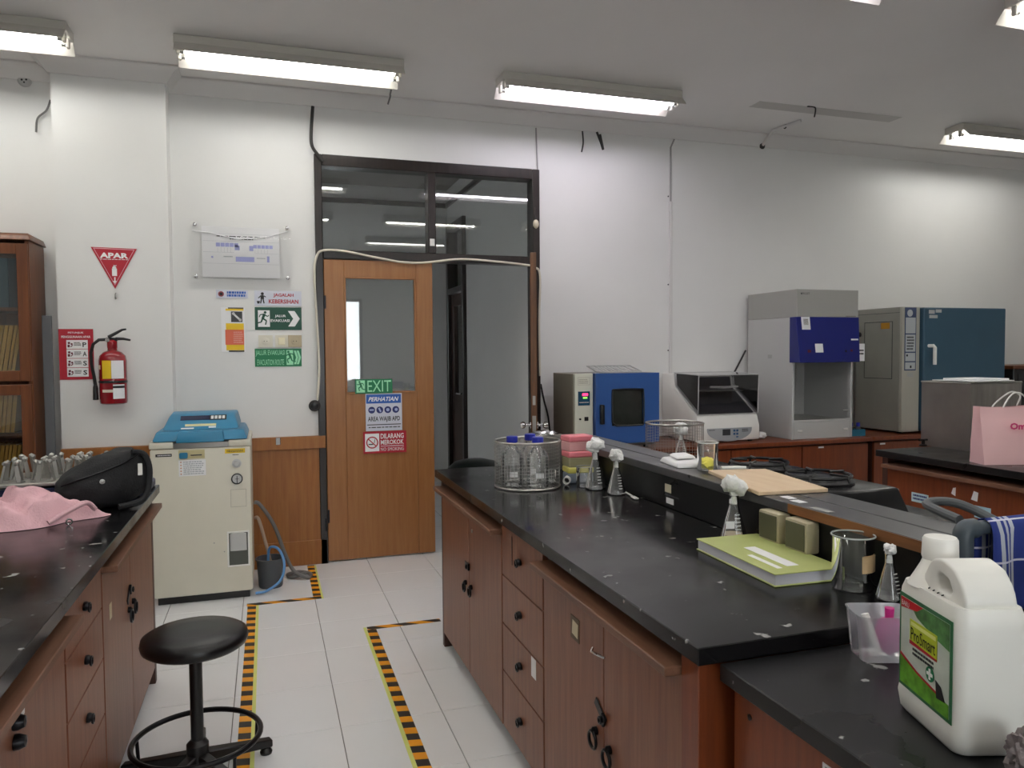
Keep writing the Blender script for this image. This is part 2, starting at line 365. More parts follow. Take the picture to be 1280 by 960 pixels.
# door frame, transom panes
fr = MB().box(DX0, 0.535, WY-0.03, WY+0.1, 0, DZ).box(2.045, DX1, WY-0.03, WY+0.1, 0, DZ).box(0.535, 2.045, WY-0.03, WY+0.1, 2.715, DZ)
frame = struct(fr.build('trim_4', M_frame, bevel=0.004))
B(0.535, 2.045, WY-0.025, WY+0.09, 2.09, 2.15).build('transom_bar', M_frame, frame, bevel=0.004)
B(1.262, 1.318, WY-0.028, WY+0.09, 2.15, 2.715).build('mullion', M_frame, frame, bevel=0.004)
for a, b in ((0.535, 1.262), (1.318, 2.045)): B(a, b, WY+0.03, WY+0.035, 2.15, 2.715).build('pane', M_pane, frame, smooth=0)
B(1.272, 1.305, WY-0.034, WY-0.028, 2.20, 2.25).build('switch_plate', M_white, frame)

# closed left leaf
LX0, LX1 = 0.537, 1.288
d1 = bpy.data.objects.new('door_1', None); COL.objects.link(d1); struct(d1); d1.location = (LX0, WY+0.0, 0)
Wd = LX1-LX0
def leaf(root, wd, ht, m, gx0, gx1, gz0, gz1, t=0.04):
    B(0, gx0, -t/2, t/2, 0.012, ht).build('stile', m, root, bevel=0.003)
    B(gx1, wd, -t/2, t/2, 0.012, ht).build('stile', m, root, bevel=0.003)
    B(gx0, gx1, -t/2+0.001, t/2-0.001, gz1, ht).build('top_rail', m, root, bevel=0.002)
    B(gx0, gx1, -t/2+0.006, t/2-0.006, 0.012, gz0).build('lower_panel', m, root, bevel=0.002)
    bd = MB()
    for q in ((gx0, gx0+0.012, gz0, gz1), (gx1-0.012, gx1, gz0, gz1), (gx0, gx1, gz0, gz0+0.012), (gx0, gx1, gz1-0.012, gz1)): bd.box(q[0], q[1], -t/2-0.002, t/2+0.002, q[2], q[3])
    bd.build('glazing_bead', m, root, bevel=0.002)
    B(gx0, gx1, -0.003, 0.003, gz0, gz1).build('pane', M_pane, root, smooth=0)
leaf(d1, Wd, 2.085, M_door, 0.135, 0.632, 1.165, 1.972)
for z in (0.28, 1.75): B(-0.001, 0.012, -0.028, -0.02, z, z+0.09).build('hinge', M_blackm, d1)
# open right leaf, swung into the room, seen almost edge on
hx, hy = 2.035, 0.735
d2 = bpy.data.objects.new('door_2', None); COL.objects.link(d2); struct(d2); d2.location = (hx, hy, 0)
d2.rotation_euler = (0, 0, math.atan2(-0.9425, -0.3343))
leaf(d2, 0.70, 2.085, M_brown, 0.135, 0.56, 1.165, 1.972)
for s_ in (-1, 1):
    kb = MB().lathe([(0.009, 0), (0.009, 0.035), (0.021, 0.042), (0.024, 0.056), (0.017, 0.068), (0, 0.07)], 16, axis='y')
    ko = kb.build('door_knob', M_chrome, d2, loc=(0.645, 0.021*s_, 0.965)); ko.rotation_euler = (0, 0, 0 if s_ > 0 else PI)
    MB().lathe([(0.024, 0), (0.024, 0.005), (0, 0.006)], 16, axis='y').build('rose', M_chrome, ko)
B(0.7, 0.7015, -0.012, 0.012, 0.90, 1.03).build('latch_plate', M_alu, d2)
B(0.7, 0.7015, -0.009, 0.009, 1.1, 1.16).build('bolt_plate', M_alu, d2)

# passage beyond the door
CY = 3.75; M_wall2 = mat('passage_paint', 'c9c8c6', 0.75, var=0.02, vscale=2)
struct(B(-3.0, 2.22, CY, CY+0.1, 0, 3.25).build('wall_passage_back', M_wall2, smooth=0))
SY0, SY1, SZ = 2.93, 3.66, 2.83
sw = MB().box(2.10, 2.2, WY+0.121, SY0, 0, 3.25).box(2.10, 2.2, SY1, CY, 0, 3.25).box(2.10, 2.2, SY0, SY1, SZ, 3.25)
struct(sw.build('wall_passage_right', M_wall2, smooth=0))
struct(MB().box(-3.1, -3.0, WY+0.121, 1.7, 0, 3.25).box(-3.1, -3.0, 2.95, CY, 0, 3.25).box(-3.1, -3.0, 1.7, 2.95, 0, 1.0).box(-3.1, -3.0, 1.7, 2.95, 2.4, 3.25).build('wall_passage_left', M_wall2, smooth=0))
w = struct(MB().box(-3.08, -3.02, 1.7, 1.75, 1.0, 2.4).box(-3.08, -3.02, 2.9, 2.95, 1.0, 2.4).box(-3.08, -3.02, 1.75, 2.9, 1.0, 1.05).box(-3.08, -3.02, 1.75, 2.9, 2.35, 2.4).build('added_window', M_frame, smooth=0))  # unseen window, added to let light into the passage
B(-3.052, -3.048, 1.75, 2.9, 1.05, 2.35).build('pane', M_pane, w, smooth=0)
struct(B(-3.0, 2.22, WY+0.121, CY, 3.25, 3.33).build('ceiling_passage', mat('unlit_passage_ceiling', '8d8a87', 0.85), smooth=0))  # grey holds the shade of an unlit ceiling in its colour
struct(MB().box(-2.99, 2.095, CY-0.03, CY-0.001, 3.05, 3.10).box(2.075, 2.099, WY+0.13, CY-0.03, 3.05, 3.10).build('trim_5', M_frame, smooth=0))
d3 = struct(MB().box(2.06, 2.16, SY0, SY0+0.07, 0, SZ).box(2.06, 2.16, SY1-0.07, SY1, 0, SZ).box(2.06, 2.16, SY0+0.07, SY1-0.07, SZ-0.07, SZ).box(2.06, 2.16, SY0+0.07, SY1-0.07, 2.08, 2.14).build('door_3', M_frame, bevel=0.004))
dl = MB().box(2.10, 2.14, SY0+0.075, SY0+0.17, 0.01, 2.075).box(2.10, 2.14, SY1-0.17, SY1-0.075, 0.01, 2.075).box(2.10, 2.14, SY0+0.17, SY1-0.17, 0.01, 1.0).box(2.10, 2.14, SY0+0.17, SY1-0.17, 1.95, 2.075)
dl.build('door_leaf', wood('dark_leaf', '2c1a14', '41281d', 0.4), d3, bevel=0.003)
for q in ((SY0+0.17, SY1-0.17, 1.0, 1.95), (SY0+0.07, SY1-0.07, 2.14, SZ-0.07)): B(2.118, 2.123, *q).build('pane', M_pane, d3, smooth=0)
MB().tube([(2.10, SY0+0.13, 1.02), (2.06, SY0+0.13, 1.02), (2.05, SY0+0.15, 1.02), (2.05, SY0+0.26, 1.02)], 0.009).build('door_handle', M_chrome, d3)
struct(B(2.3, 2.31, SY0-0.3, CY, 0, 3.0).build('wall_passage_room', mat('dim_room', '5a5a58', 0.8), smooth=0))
t = thing('covered_bin', 'low black domed bin standing in the passage just beyond the doorway', 'bin', (1.72, 1.25, 0))
MB().lathe([(0.15, 0), (0.19, 0.5), (0.2, 0.52)], 24).build('body', M_black, t)
MB().lathe([(0.215, 0.50), (0.22, 0.53), (0.17, 0.575), (0.08, 0.598), (0, 0.602)], 24).build('lid', mat('bin_lid', '0d1512', 0.3), t)

# ------------------------------------------------------------------ ceiling lights
def ceiling_light(x0, y0, label, tint=(1, 0.985, 0.95, 1)):
    L_ = 1.27; t = thing('ceiling_light', label, 'ceiling light', (x0, y0, CZ), 0, 'fluorescent fixtures on the ceiling')
    B(0, L_, -0.085, 0.085, -0.052, -0.001).build('housing', M_lfix, t, bevel=0.003)
    for s_ in (-1, 1):
        p = [(s_*0.085, -0.05), (s_*0.135, -0.108), (s_*0.139, -0.106), (s_*0.0865, -0.046)]
        MB().prism(p, 0.005, L_-0.005, 'yz').build('reflector_wing', M_lfix, t, smooth=0)
    em = mat('tube_glow_%d' % int(tint[2]*1000), tint, 0.4, emit=TUBE_POWER)
    for s_ in (-1, 1):
        for e, s2 in ((0.02, 1), (L_-0.02, -1)):
            MB().box(e-0.009, e+0.009, s_*0.042-0.014, s_*0.042+0.014, -0.098, -0.052).build('lamp_holder', M_lfix, t, bevel=0.004)
        tb = MB().lathe([(0.013, 0.052), (0.013, L_-0.052)], 12, (0, s_*0.042, -0.078), 'x').build('tube', em, t)
        for e in (0.03, L_-0.052): MB().lathe([(0.0135, e), (0.0135, e+0.022)], 12, (0, s_*0.042, -0.078), 'x').build('end_cap', M_alu, tb)
M_lfix = mat('fixture_enamel', 'c9c5bd', 0.45)
lav = (0.94, 0.89, 1.0, 1); neu = (1, 0.99, 0.955, 1)
R1, R2, R3, R4 = 0.115, -1.70, -3.52, -5.35
for x, y, lb, c in (
    (-2.08, R1, 'twin-tube fluorescent fixture over the brown bookcase corner', neu),
    (-0.295, R1, 'twin-tube fluorescent fixture above the wall plaque beside the door', neu),
    (1.595, R1, 'twin-tube fluorescent fixture above the dark transom and blue oven', lav),
    (5.335, R1, 'twin-tube fluorescent fixture above the tall grey and teal incubator', neu),
    (-2.08, R2, 'twin-tube fluorescent fixture above the bench carrying the pink cloth', neu),
    (-0.295, R2, 'twin-tube fluorescent fixture above the round black stool', neu),
    (1.72, R2, 'twin-tube fluorescent fixture over the gas stove on the middle bench', lav),
    (3.72, R2, 'twin-tube fluorescent fixture over the bench with the pink bag', neu),
    (-2.08, R3, 'twin-tube fluorescent fixture over the near end of the left bench', neu),
    (-0.295, R3, 'twin-tube fluorescent fixture over the near end of the aisle', neu),
    (1.595, R3, 'twin-tube fluorescent fixture above the white jug by the sink', neu),
    (3.48, R3, 'twin-tube fluorescent fixture over the aisle right of the sink bench', neu),
    (-0.295, R4, 'twin-tube fluorescent fixture near the rear wall', neu),
    (1.595, R4, 'twin-tube fluorescent fixture in front of the rear window', neu)):
    ceiling_light(x, y, lb, c)

# ------------------------------------------------------------------ laboratory benches
def ring_pull(parent, x, z, y, R=0.019, name='ring_pull'):
    h = MB().ring((x, y-0.012, z), R, 0.0045, 'y', 20, 8).build(name, M_blackm, parent)
    MB().lathe([(0.011, 0), (0.011, -0.01), (0.006, -0.014), (0, -0.015)], 12, (x, y, z+R), 'y').build('boss', M_blackm, h)
    return h
def cup_pull(parent, x, z, y):
    h = MB().lathe([(0.019, 0), (0.020, -0.006), (0.014, -0.013), (0, -0.015)], 18, (0, 0, 0), 'y')
    h.v = [(p[0]*1.0+x, p[1]+y, p[2]*0.62+z) for p in h.v]
    o = h.build('drawer_pull', M_blackm, parent)
    MB().ring((x, y-0.014, z-0.004), 0.012, 0.003, 'y', 16, 6).build('pull_ring', M_blackm, o); return o
def hasp(parent, x, z, y, ang=0.0):
    m = MB().box(-0.038, 0.012, -0.004, 0, -0.012, 0.012).box(0.010, 0.034, -0.009, 0, -0.015, 0.015)
    c, s_ = math.cos(ang), math.sin(ang); m.v = [(x+p[0]*c-p[2]*s_, y+p[1], z+p[0]*s_+p[2]*c) for p in m.v]
    o = m.build('hasp', M_blackm, parent, bevel=0.002)
    MB().ring((x+0.022*c, y-0.014, z+0.022*s_), 0.008, 0.003, 'y', 14, 6).build('staple', M_blackm, o); return o
def cabinet(label, x, y, rz, w, kind, depth=0.5, ztop=0.832, wood_m=None, split=0.5, lip=True, group='cabinets under the laboratory benches', z0=0.07, cat='cabinet', lipz=0.79):
    wm = wood_m or M_cab
    t = thing('bench_cabinet', label, cat, (x, y, 0), rz, group)
    topz = lipz-0.012 if lip else ztop-0.012
    MB().box(0.002, w-0.002, 0.02, depth, z0, topz).build('carcass', M_dark, t, smooth=0)
    if lip: MB().box(0.002, w-0.002, 0.24, depth, topz, ztop-0.002).build('back_board', M_dark, t, smooth=0)
    MB().box(0.012, w-0.012, 0.05, depth-0.02, 0.0, z0).build('toe_kick', M_black, t, smooth=0)
    fronts = []
    if kind == 'doors':
        sx = w*split
        for a, b in ((0.004, sx-0.002), (sx+0.002, w-0.004)):
            fronts.append(B(a, b, 0, 0.019, z0+0.004, topz-0.004).build('door', wm, t, bevel=0.0015))
    elif kind == 'panel':
        fronts.append(B(0.004, w-0.004, 0, 0.019, z0+0.004, topz-0.004).build('front_panel', wm, t, bevel=0.0015))
    else:
        zs = kind
        for a, b in zip(zs[1:], zs[:-1]):
            fronts.append(B(0.004, w-0.004, 0, 0.019, a+0.002, b-0.002).build('drawer', wm, t, bevel=0.0015))
            cup_pull(fronts[-1], w*0.48, (a+b)/2+0.005, 0)
    if lip: B(0.0, w, -0.045, 0.24, topz, topz+0.02).build('pull_out_shelf', M_cabx, t, bevel=0.002)
    return t, fronts
def sticker(parent, x0, x1, z0, z1, m=None, y=0.0, name='sticker'):
    return B(x0, x1, y-0.0012, y-0.0002, z0, z1).build(name, m or M_paper, parent, smooth=0)

# middle bench, long side facing the aisle (local x runs toward the camera)
FX = 0.955; RZ = -PI/2
def uy(y): return -0.92-y
ep = tag(B(0.958, 2.36, -0.955, -0.921, 0.0, 0.832).build('end_panel', M_dark, bevel=0.002), 'dark wooden end panel of the middle bench toward the doorway', 'bench panel')
t, fr_ = cabinet('brown two-door bench cabinet nearest the doorway, ring pulls and a black hasp', FX, -0.957, RZ, 0.972, 'doors', split=0.515)
ring_pull(fr_[0], 0.455, 0.435, 0); ring_pull(fr_[1], 0.545, 0.44, 0); hasp(fr_[0], 0.48, 0.535, 0)
MB().lathe([(0.008, 0), (0.008, -0.004), (0, -0.005)], 12, (0.56, 0, 0.70), 'y').build('keyhole', M_alu, fr_[1])
t, fr_ = cabinet('brown four-drawer bench cabinet between two door cabinets, white sticker on one drawer', FX, -1.931, RZ, 0.43, [0.82, 0.635, 0.458, 0.284, 0.075], lip=False, cat='drawer cabinet')
sticker(fr_[2], 0.318, 0.362, 0.39, 0.455); sticker(fr_[0], 0.12, 0.125, 0.70, 0.80, M_dark, name='scratch')
t, fr_ = cabinet('brown two-door bench cabinet beside the low sink bench, hook, hasp and ring pulls', FX, -2.363, RZ, 0.83, 'doors', split=0.53)
ring_pull(fr_[0], 0.395, 0.43, 0, 0.022); ring_pull(fr_[1], 0.478, 0.42, 0, 0.022); hasp(fr_[0], 0.425, 0.515, 0, -0.5)
MB().tube([(0.455, -0.004, 0.668), (0.44, -0.016, 0.672), (0.405, -0.018, 0.668), (0.40, -0.012, 0.676)], 0.0035).build('hook', M_chrome, fr_[1])
pl = B(0.225, 0.285, -0.0015, -0.0002, 0.64, 0.705).build('name_plate', mat('old_plate', '5d4a34', 0.5), fr_[0], smooth=0)
flat(pl, 'label_card', [[(0.235, 0.655), (0.275, 0.65), (0.278, 0.69), (0.24, 0.695)]], mat('aged_card', 'cfc5a8', 0.7), -0.0022)
ep = tag(B(0.945, 2.36, -3.262, -3.197, 0.0, 0.832).build('end_panel', M_red, bevel=0.002), 'red-brown end panel of the middle bench behind the low sink bench', 'bench panel')
tag(B(0.93, 2.38, -3.285, -0.905, 0.834, 0.87).build('worktop', M_top, bevel=0.002), 'long glossy black worktop of the middle bench carrying flasks and a book', 'worktop')
t = tag(B(1.50, 2.34, -3.18, -0.96, 0.0, 0.83).build('bench_core', M_dark, smooth=0), 'dark plinth filling the middle bench under its black worktop', 'bench base')
# raised ledge: riser, two planks, sockets, labels
RX = 1.535
t = thing('reagent_ledge', 'raised black ledge with two grey planks along the middle bench', 'shelf', (RX, -0.93, 0.871), RZ)
B(0.0, 2.33, 0.004, 0.19, 0, 0.118).build('riser', M_riser, t, bevel=0.002)
for a, b in ((-0.012, 0.092), (0.099, 0.2)): B(-0.01, 2.34, a, b, 0.118, 0.146).build('plank', M_ledge, t, bevel=0.002)
B(1.86, 2.34, -0.0145, -0.012, 0.119, 0.145).build('bare_edge', wood('bare_edge', '6b4220', '8e5c30', 0.6, 'x'), t, smooth=0)
lx = lambda q: -0.93-q.y
q = px(834, 600, X=RX); o = sticker(t, lx(q)-0.022, lx(q)+0.022, 0.055, 0.085, mat('ivory_label', 'd9d2b8', 0.6), 0.004, 'riser_label')
o = sticker(t, lx(q)-0.012, lx(q)+0.04, 0.015, 0.036, M_paper, 0.004, 'riser_label')
dashes(t, lx(q)-0.02, lx(q)+0.075, 0.040, 0.050, 1, mat('faded_print', '5d5d60', 0.6), 0.0035)
M_sock = mat('socket_cream', 'b3aa8e', 0.5, var=0.08, vscale=30); M_olive = mat('socket_face', '55543f', 0.5)
for i, xx in enumerate((960, 994)):
    q = px(xx, 665, X=RX-0.04); u = lx(q)
    s_ = thing('socket_box', ('cream socket box on the bench riser beside the cotton-plugged flask', 'cream socket box on the bench riser behind the big beaker')[i], 'power socket', (RX+0.0025, q.y, 0.90), RZ, 'socket boxes on the bench riser')
    B(-0.045, 0.045, -0.042, 0, 0, 0.085).build('body', M_sock, s_, bevel=0.006, seg=2)
    B(-0.038, 0.038, -0.0445, -0.042, 0.007, 0.078).build('face_plate', M_olive, s_, bevel=0.002)
# left bench (local x runs away from the camera)
GX = -0.335; RL = PI/2
tag(B(-1.9, -0.335, -0.945, -0.905, 0.0, 0.832).build('end_panel', M_dark, bevel=0.002), 'dark end panel of the left bench beside the cream autoclave', 'bench panel')
t, fr_ = cabinet('brown two-door bench cabinet facing the stool, ring pulls and black latch', GX, -1.985, RL, 1.035, 'doors', split=0.47)
ring_pull(fr_[0], 0.43, 0.505, 0, 0.022); ring_pull(fr_[1], 0.515, 0.51, 0, 0.022); hasp(fr_[0], 0.44, 0.58, 0, 0.6)
sticker(fr_[0], 0.10, 0.135, 0.60, 0.65, mat('aged_card', 'cfc5a8', 0.7))
t, fr_ = cabinet('brown drawer cabinet with black pulls under the left bench', GX, -2.43, RL, 0.44, [0.82, 0.675, 0.52, 0.35, 0.075], lip=False, cat='drawer cabinet')
t, fr_ = cabinet('brown bench cabinet with white paper scraps and a black lock, left bench', GX, -3.53, RL, 1.095, 'doors', split=0.46)
for z in (0.715, 0.675):
    MB().lathe([(0.016, 0), (0.016, -0.008), (0.011, -0.02), (0, -0.022)], 16, (0.70, 0, z), 'y').build('lock', M_blackm, fr_[1])
flats(fr_[1], 'paper_scrap', [[(0.735, 0.70), (0.765, 0.705), (0.775, 0.765), (0.745, 0.755)], [(0.775, 0.72), (0.80, 0.73), (0.80, 0.79), (0.78, 0.78)]], M_paper, -0.0012)
tag(B(-1.92, -0.305, -4.2, -0.895, 0.834, 0.87).build('worktop', M_top, bevel=0.002), 'black worktop of the left bench under the pink cloth and backpack', 'worktop')
tag(B(-1.88, -0.86, -4.1, -0.97, 0.0, 0.83).build('bench_core', M_dark, smooth=0), 'dark plinth filling the left bench behind its cabinets', 'bench base')
# right-hand bench
HX = 3.49
tag(B(3.50, 5.1, -1.13, -1.09, 0, 0.832).build('end_panel', M_dark, bevel=0.002), 'dark end panel of the right-hand bench toward the back counter', 'bench panel')
for i, (y0, w, lb) in enumerate(((-1.135, 0.86, 'red-brown cabinet front of the right-hand bench with a typed label'), (-1.997, 0.9, 'plain red-brown cabinet front of the right-hand bench nearest the sink'))):
    t, fr_ = cabinet(lb, HX, y0, RZ, w, 'panel', wood_m=M_red)
    if i == 0:
        o = sticker(fr_[0], 0.175, 0.285, 0.615, 0.665, mat('pale_label', 'bcd6dc', 0.6))
        dashes(o, 0.185, 0.275, 0.624, 0.660, 2, M_pnavy, -0.002)
        sticker(fr_[0], 0.56, 0.65, 0.605, 0.665, mat('pale_blue_card', 'a9cbd8', 0.6)); MB().lathe([(0.010, 0), (0.010, -0.004), (0, -0.005)], 12, (0.44, 0, 0.655), 'y').build('keyhole', M_alu, fr_[0])
        flats(fr_[0], 'torn_tape', [[(0.425, 0.70), (0.45, 0.69), (0.452, 0.735), (0.435, 0.73)], [(0.54, 0.69), (0.575, 0.685), (0.58, 0.73), (0.555, 0.735)]], M_paper, -0.0012)
tag(B(3.46, 5.12, -3.6, -1.08, 0.834, 0.87).build('worktop', M_top2, bevel=0.002), 'black worktop of the right-hand bench under the pink bag', 'worktop')
tag(B(4.02, 5.08, -3.55, -1.15, 0, 0.83).build('bench_core', M_dark, smooth=0), 'dark plinth filling the right-hand bench', 'bench base')
# low sink bench at the near end of the middle bench
t = thing('sink_cabinet', 'red-brown sink cabinet below the low black top with the white jug', 'cabinet', (1.0, -3.30, 0), RZ)
MB().box(0.0, 1.2, 0.02, 1.3, 0.06, 0.80).build('carcass', M_dark, t, smooth=0)
o = B(0.0, 1.2, 0.0, 0.019, 0.06, 0.798).build('side_panel', M_red, t, bevel=0.002)
B(0.01, 1.19, 0.05, 1.28, 0, 0.06).build('toe_kick', M_black, t, smooth=0)
MB().lathe([(0.006, 0), (0.006, -0.002), (0, -0.003)], 12, (0.05, 0, 0.755), 'y').build('screw', M_black, o)
bs = sticker(o, 0.245, 0.315, 0.745, 0.772, M_paper, 0, 'barcode_sticker')
random.seed(3); x = 0.252; bars = []
while x < 0.308:
    w = random.choice((0.001, 0.0016, 0.0024)); bars.append(rect(x, x+w, 0.750, 0.768)); x += w+random.choice((0.0012, 0.002))
flat(bs, 'bars', bars, M_print, -0.0018, 0.0004)
tag(B(0.975, 2.36, -4.3, -3.288, 0.802, 0.836).build('worktop', M_top2, bevel=0.002), 'low black sink-end worktop under the white jug', 'worktop')
# back counters along the wall
for x0, x1, yf, lb in ((2.10, 4.56, 0.13, 'red-brown wall counter carrying the blue oven, shaker and clean-air cabinet'), (4.62, 7.6, 0.14, 'red-brown wall counter carrying the tall grey and teal incubator')):
    t = thing('wall_counter', lb, 'counter', (x0, yf, 0), 0, 'counters along the back wall')
    MB().box(0.0, x1-x0, 0.03, WY-yf-0.005, 0, 0.74).build('carcass', M_dark, t, smooth=0)
    B(-0.02, x1-x0+0.02, -0.02, WY-yf-0.002, 0.74, 0.77).build('counter_top', M_red, t, bevel=0.004)
    w = x1-x0; n = 4
    for i in range(n): B(i*w/n+0.004, (i+1)*w/n-0.004, 0.008, 0.03, 0.04, 0.725).build('door', M_red, t, bevel=0.002)
    if x0 < 3: sticker(t, 1.99, 2.04, 0.705, 0.718, M_paper, 0.008, 'small_label')
    else: sticker(t, 0.06, 0.11, 0.705, 0.718, M_paper, 0.008, 'small_label')

# ------------------------------------------------------------------ signs and fittings on the walls
PY = 0.609
# triangular extinguisher marker
t = thing('extinguisher_marker', 'red triangular APAR sign above the fire extinguisher', 'sign', (-0.711, PY, 1.97))
MB().prism([(-0.126, 0.127), (0.126, 0.123), (0.0, -0.122)], -0.005, -0.001).build('panel', M_pred, t, smooth=0)
def tri(s_): return [(-0.126*s_, 0.127*s_+0.0*s_), (0.126*s_, 0.123*s_), (0.0, -0.122*s_)]
mb = MB(); o1, o2 = [(p[0], p[1]+0.008) for p in tri(0.9)], [(p[0], p[1]+0.009) for p in tri(0.855)]
for i in range(3):
    j = (i+1) % 3; mb.prism([o1[i], o1[j], o2[j], o2[i]], -0.0062, -0.005)
mb.build('border', mat('print_pink', 'd8a0aa', 0.5), t, smooth=0)
txt(t, 'APAR', -0.078, 0.078, 0.062, 0.095, M_pwhite, -0.0064, 0.02); dashes(t, -0.075, 0.075, 0.052, 0.058, 1, M_pwhite, -0.0064)
flat(t, 'pictogram', [rect(-0.014, 0.013, -0.045, 0.0), circ(-0.001, 0.004, 0.011, 12), rect(-0.006, 0.012, 0.016, 0.02), rect(-0.003, 0.004, -0.075, -0.052), [(-0.011, -0.075), (0.011, -0.075), (0, -0.092)]], M_pwhite, -0.0064)
t = thing('wall_hook', 'small clear hook stuck to the pillar under the triangular sign', 'hook', (-0.708, PY, 1.80))
MB().lathe([(0.022, 0), (0.022, -0.004), (0.008, -0.008), (0, -0.009)], 16, (0, -0.001, 0.02), 'y').build('suction_disc', M_acryl, t)
MB().tube([(0, -0.008, 0.02), (0, -0.022, 0.012), (0, -0.024, -0.006), (0, -0.012, -0.014), (0, -0.004, -0.01)], 0.004).build('hook_arm', M_alu, t)
# usage poster
o, w, h = sign('usage_poster', 'red P A S S fire extinguisher instruction poster beside the extinguisher', 'poster', -1.023, -0.838, 1.299, 1.603, PY, M_pred)
txt(o, 'PETUNJUK', -0.042, 0.042, h-0.030, h-0.017, M_pwhite, bold=0.01); txt(o, 'PENGGUNAAN APAR', -0.078, 0.078, h-0.054, h-0.040, M_pwhite, bold=0.01)
for i, c in enumerate('PASS'):
    z1 = h-0.066-i*0.056; cell = flat(o, 'step_panel', [rect(-0.052, 0.062, z1-0.053, z1)], M_pwhite, -0.004)
    txt(cell, c, 0.034, 0.055, z1-0.042, z1-0.014, M_print, -0.0046, 0.01); dashes(cell, -0.012, 0.026, z1-0.036, z1-0.012, 3, M_print, -0.0044, seed=i+2)
    flat(cell, 'pictogram', [circ(-0.038, z1-0.018, 0.007, 10), rect(-0.046, -0.034, z1-0.044, z1-0.028), circ(-0.024, z1-0.024, 0.006, 10), stroke((-0.03, z1-0.042), (-0.018, z1-0.03), 0.005)], mat('print_maroon', '6a2030', 0.6), -0.0044)
# fire extinguisher
t = thing('fire_extinguisher', 'red fire extinguisher with black hose hung on the white pillar', 'fire extinguisher', (-0.722, 0.525, 1.15))
MB().lathe([(0, 0.004), (0.055, 0), (0.072, 0.006), (0.0755, 0.02), (0.0755, 0.26), (0.07, 0.29), (0.05, 0.312), (0.027, 0.322), (0.025, 0.345), (0, 0.346)], 32).build('cylinder', M_ext, t, smooth=50)
MB().lathe([(0.026, 0.333), (0.028, 0.34), (0.028, 0.375), (0.016, 0.385), (0, 0.386)], 20).build('valve', M_ext, t)
hd = MB().hexa([(-0.03, -0.012, 0.378), (0.03, -0.012, 0.378), (0.03, 0.012, 0.378), (-0.03, 0.012, 0.378)], [(-0.03, -0.012, 0.40), (0.03, -0.012, 0.398), (0.03, 0.012, 0.398), (-0.03, 0.012, 0.40)])
hd.build('valve_head', M_blackm, t, bevel=0.003)
MB().tube([(-0.02, 0, 0.402), (0.02, 0, 0.425), (0.055, 0, 0.446), (0.078, 0, 0.45)], [0.010, 0.009, 0.007, 0.005], 8).build('squeeze_lever', M_black, t)
MB().tube([(0.02, 0, 0.392), (0.06, 0, 0.392), (0.10, 0, 0.384)], [0.010, 0.008, 0.006], 8).build('carry_handle', M_black, t)
MB().lathe([(0.012, 0), (0.012, -0.012), (0, -0.013)], 14, (-0.022, -0.012, 0.385), 'y').build('gauge', M_chrome, t)
MB().tube([(-0.03, 0, 0.388), (-0.07, -0.005, 0.386), (-0.10, -0.01, 0.36), (-0.113, -0.012, 0.31), (-0.112, -0.012, 0.24), (-0.10, -0.012, 0.17), (-0.094, -0.012, 0.115)], 0.0095, 10).build('hose', M_black, t)
MB().lathe([(0.011, 0.115), (0.014, 0.10), (0.016, 0.03), (0.013, 0.028), (0, 0.028)], 16, (-0.094, -0.012, 0)).build('nozzle', M_black, t)
MB().lathe([(0.0762, 0.128), (0.0775, 0.13), (0.0775, 0.14), (0.0762, 0.142)], 32, cap=False).build('strap', M_black, t)
B(-0.03, 0.03, 0.076, 0.083, 0.1, 0.25).build('wall_bracket', M_blackm, t)
def wrap(parent, name, m, a0, a1, z0, z1, R=0.0762, n=8):
    v = []; f = []
    for i in range(n+1):
        a = math.radians(a0+(a1-a0)*i/n); v += [(R*math.sin(a), -R*math.cos(a), z0), (R*math.sin(a), -R*math.cos(a), z1)]
    for i in range(n): f.append((2*i, 2*i+2, 2*i+3, 2*i+1))
    return MB().add(v, f).build(name, m, parent)
wrap(t, 'yellow_label', M_pyel, -38, 2, 0.155, 0.262); wrap(t, 'white_label', M_paper, 3, 58, 0.155, 0.262); wrap(t, 'inspection_tag', M_paper, 8, 60, 0.035, 0.12)
wrap(t, 'tag_heading', M_print, 8, 60, 0.098, 0.112, 0.0766); wrap(t, 'tape_strip', mat('tape_cream', 'd8cdbb', 0.6), -40, 8, 0.074, 0.09); wrap(t, 'side_sticker', mat('tape_cream', 'd8cdbb', 0.6), -75, -50, 0.21, 0.235)
# acrylic evacuation plan
t = thing('evacuation_plan', 'clear acrylic board holding a floor plan, fixed with four studs', 'wall plaque', (0.018, WY, 2.112))
B(-0.31, 0.31, -0.026, -0.021, -0.2, 0.2).build('acrylic_sheet', M_acryl, t, bevel=0.001)
sh = B(-0.245, 0.235, -0.0205, -0.0185, -0.165, 0.165).build('plan_sheet', M_paper, t, smooth=0)
M_plav = mat('plan_lavender', 'a9aedd', 0.6); M_pgry = mat('plan_grey', 'b5b9bd', 0.6)
flats(sh, 'room_block', [rect(-0.16+i*0.028, -0.135+i*0.028, 0.035, 0.06) for i in range(5)]+[rect(-0.045, -0.015, 0.015, 0.045)]+[rect(0.07+i*0.025, 0.092+i*0.025, 0.03, 0.052) for i in range(5)]+[rect(0.045, 0.07, 0.012, 0.045), rect(-0.04, 0.075, -0.06, -0.028), rect(0.155, 0.17, -0.06, -0.02), rect(-0.19, -0.178, -0.04, -0.028)], M_plav, -0.0212, 0.0004)
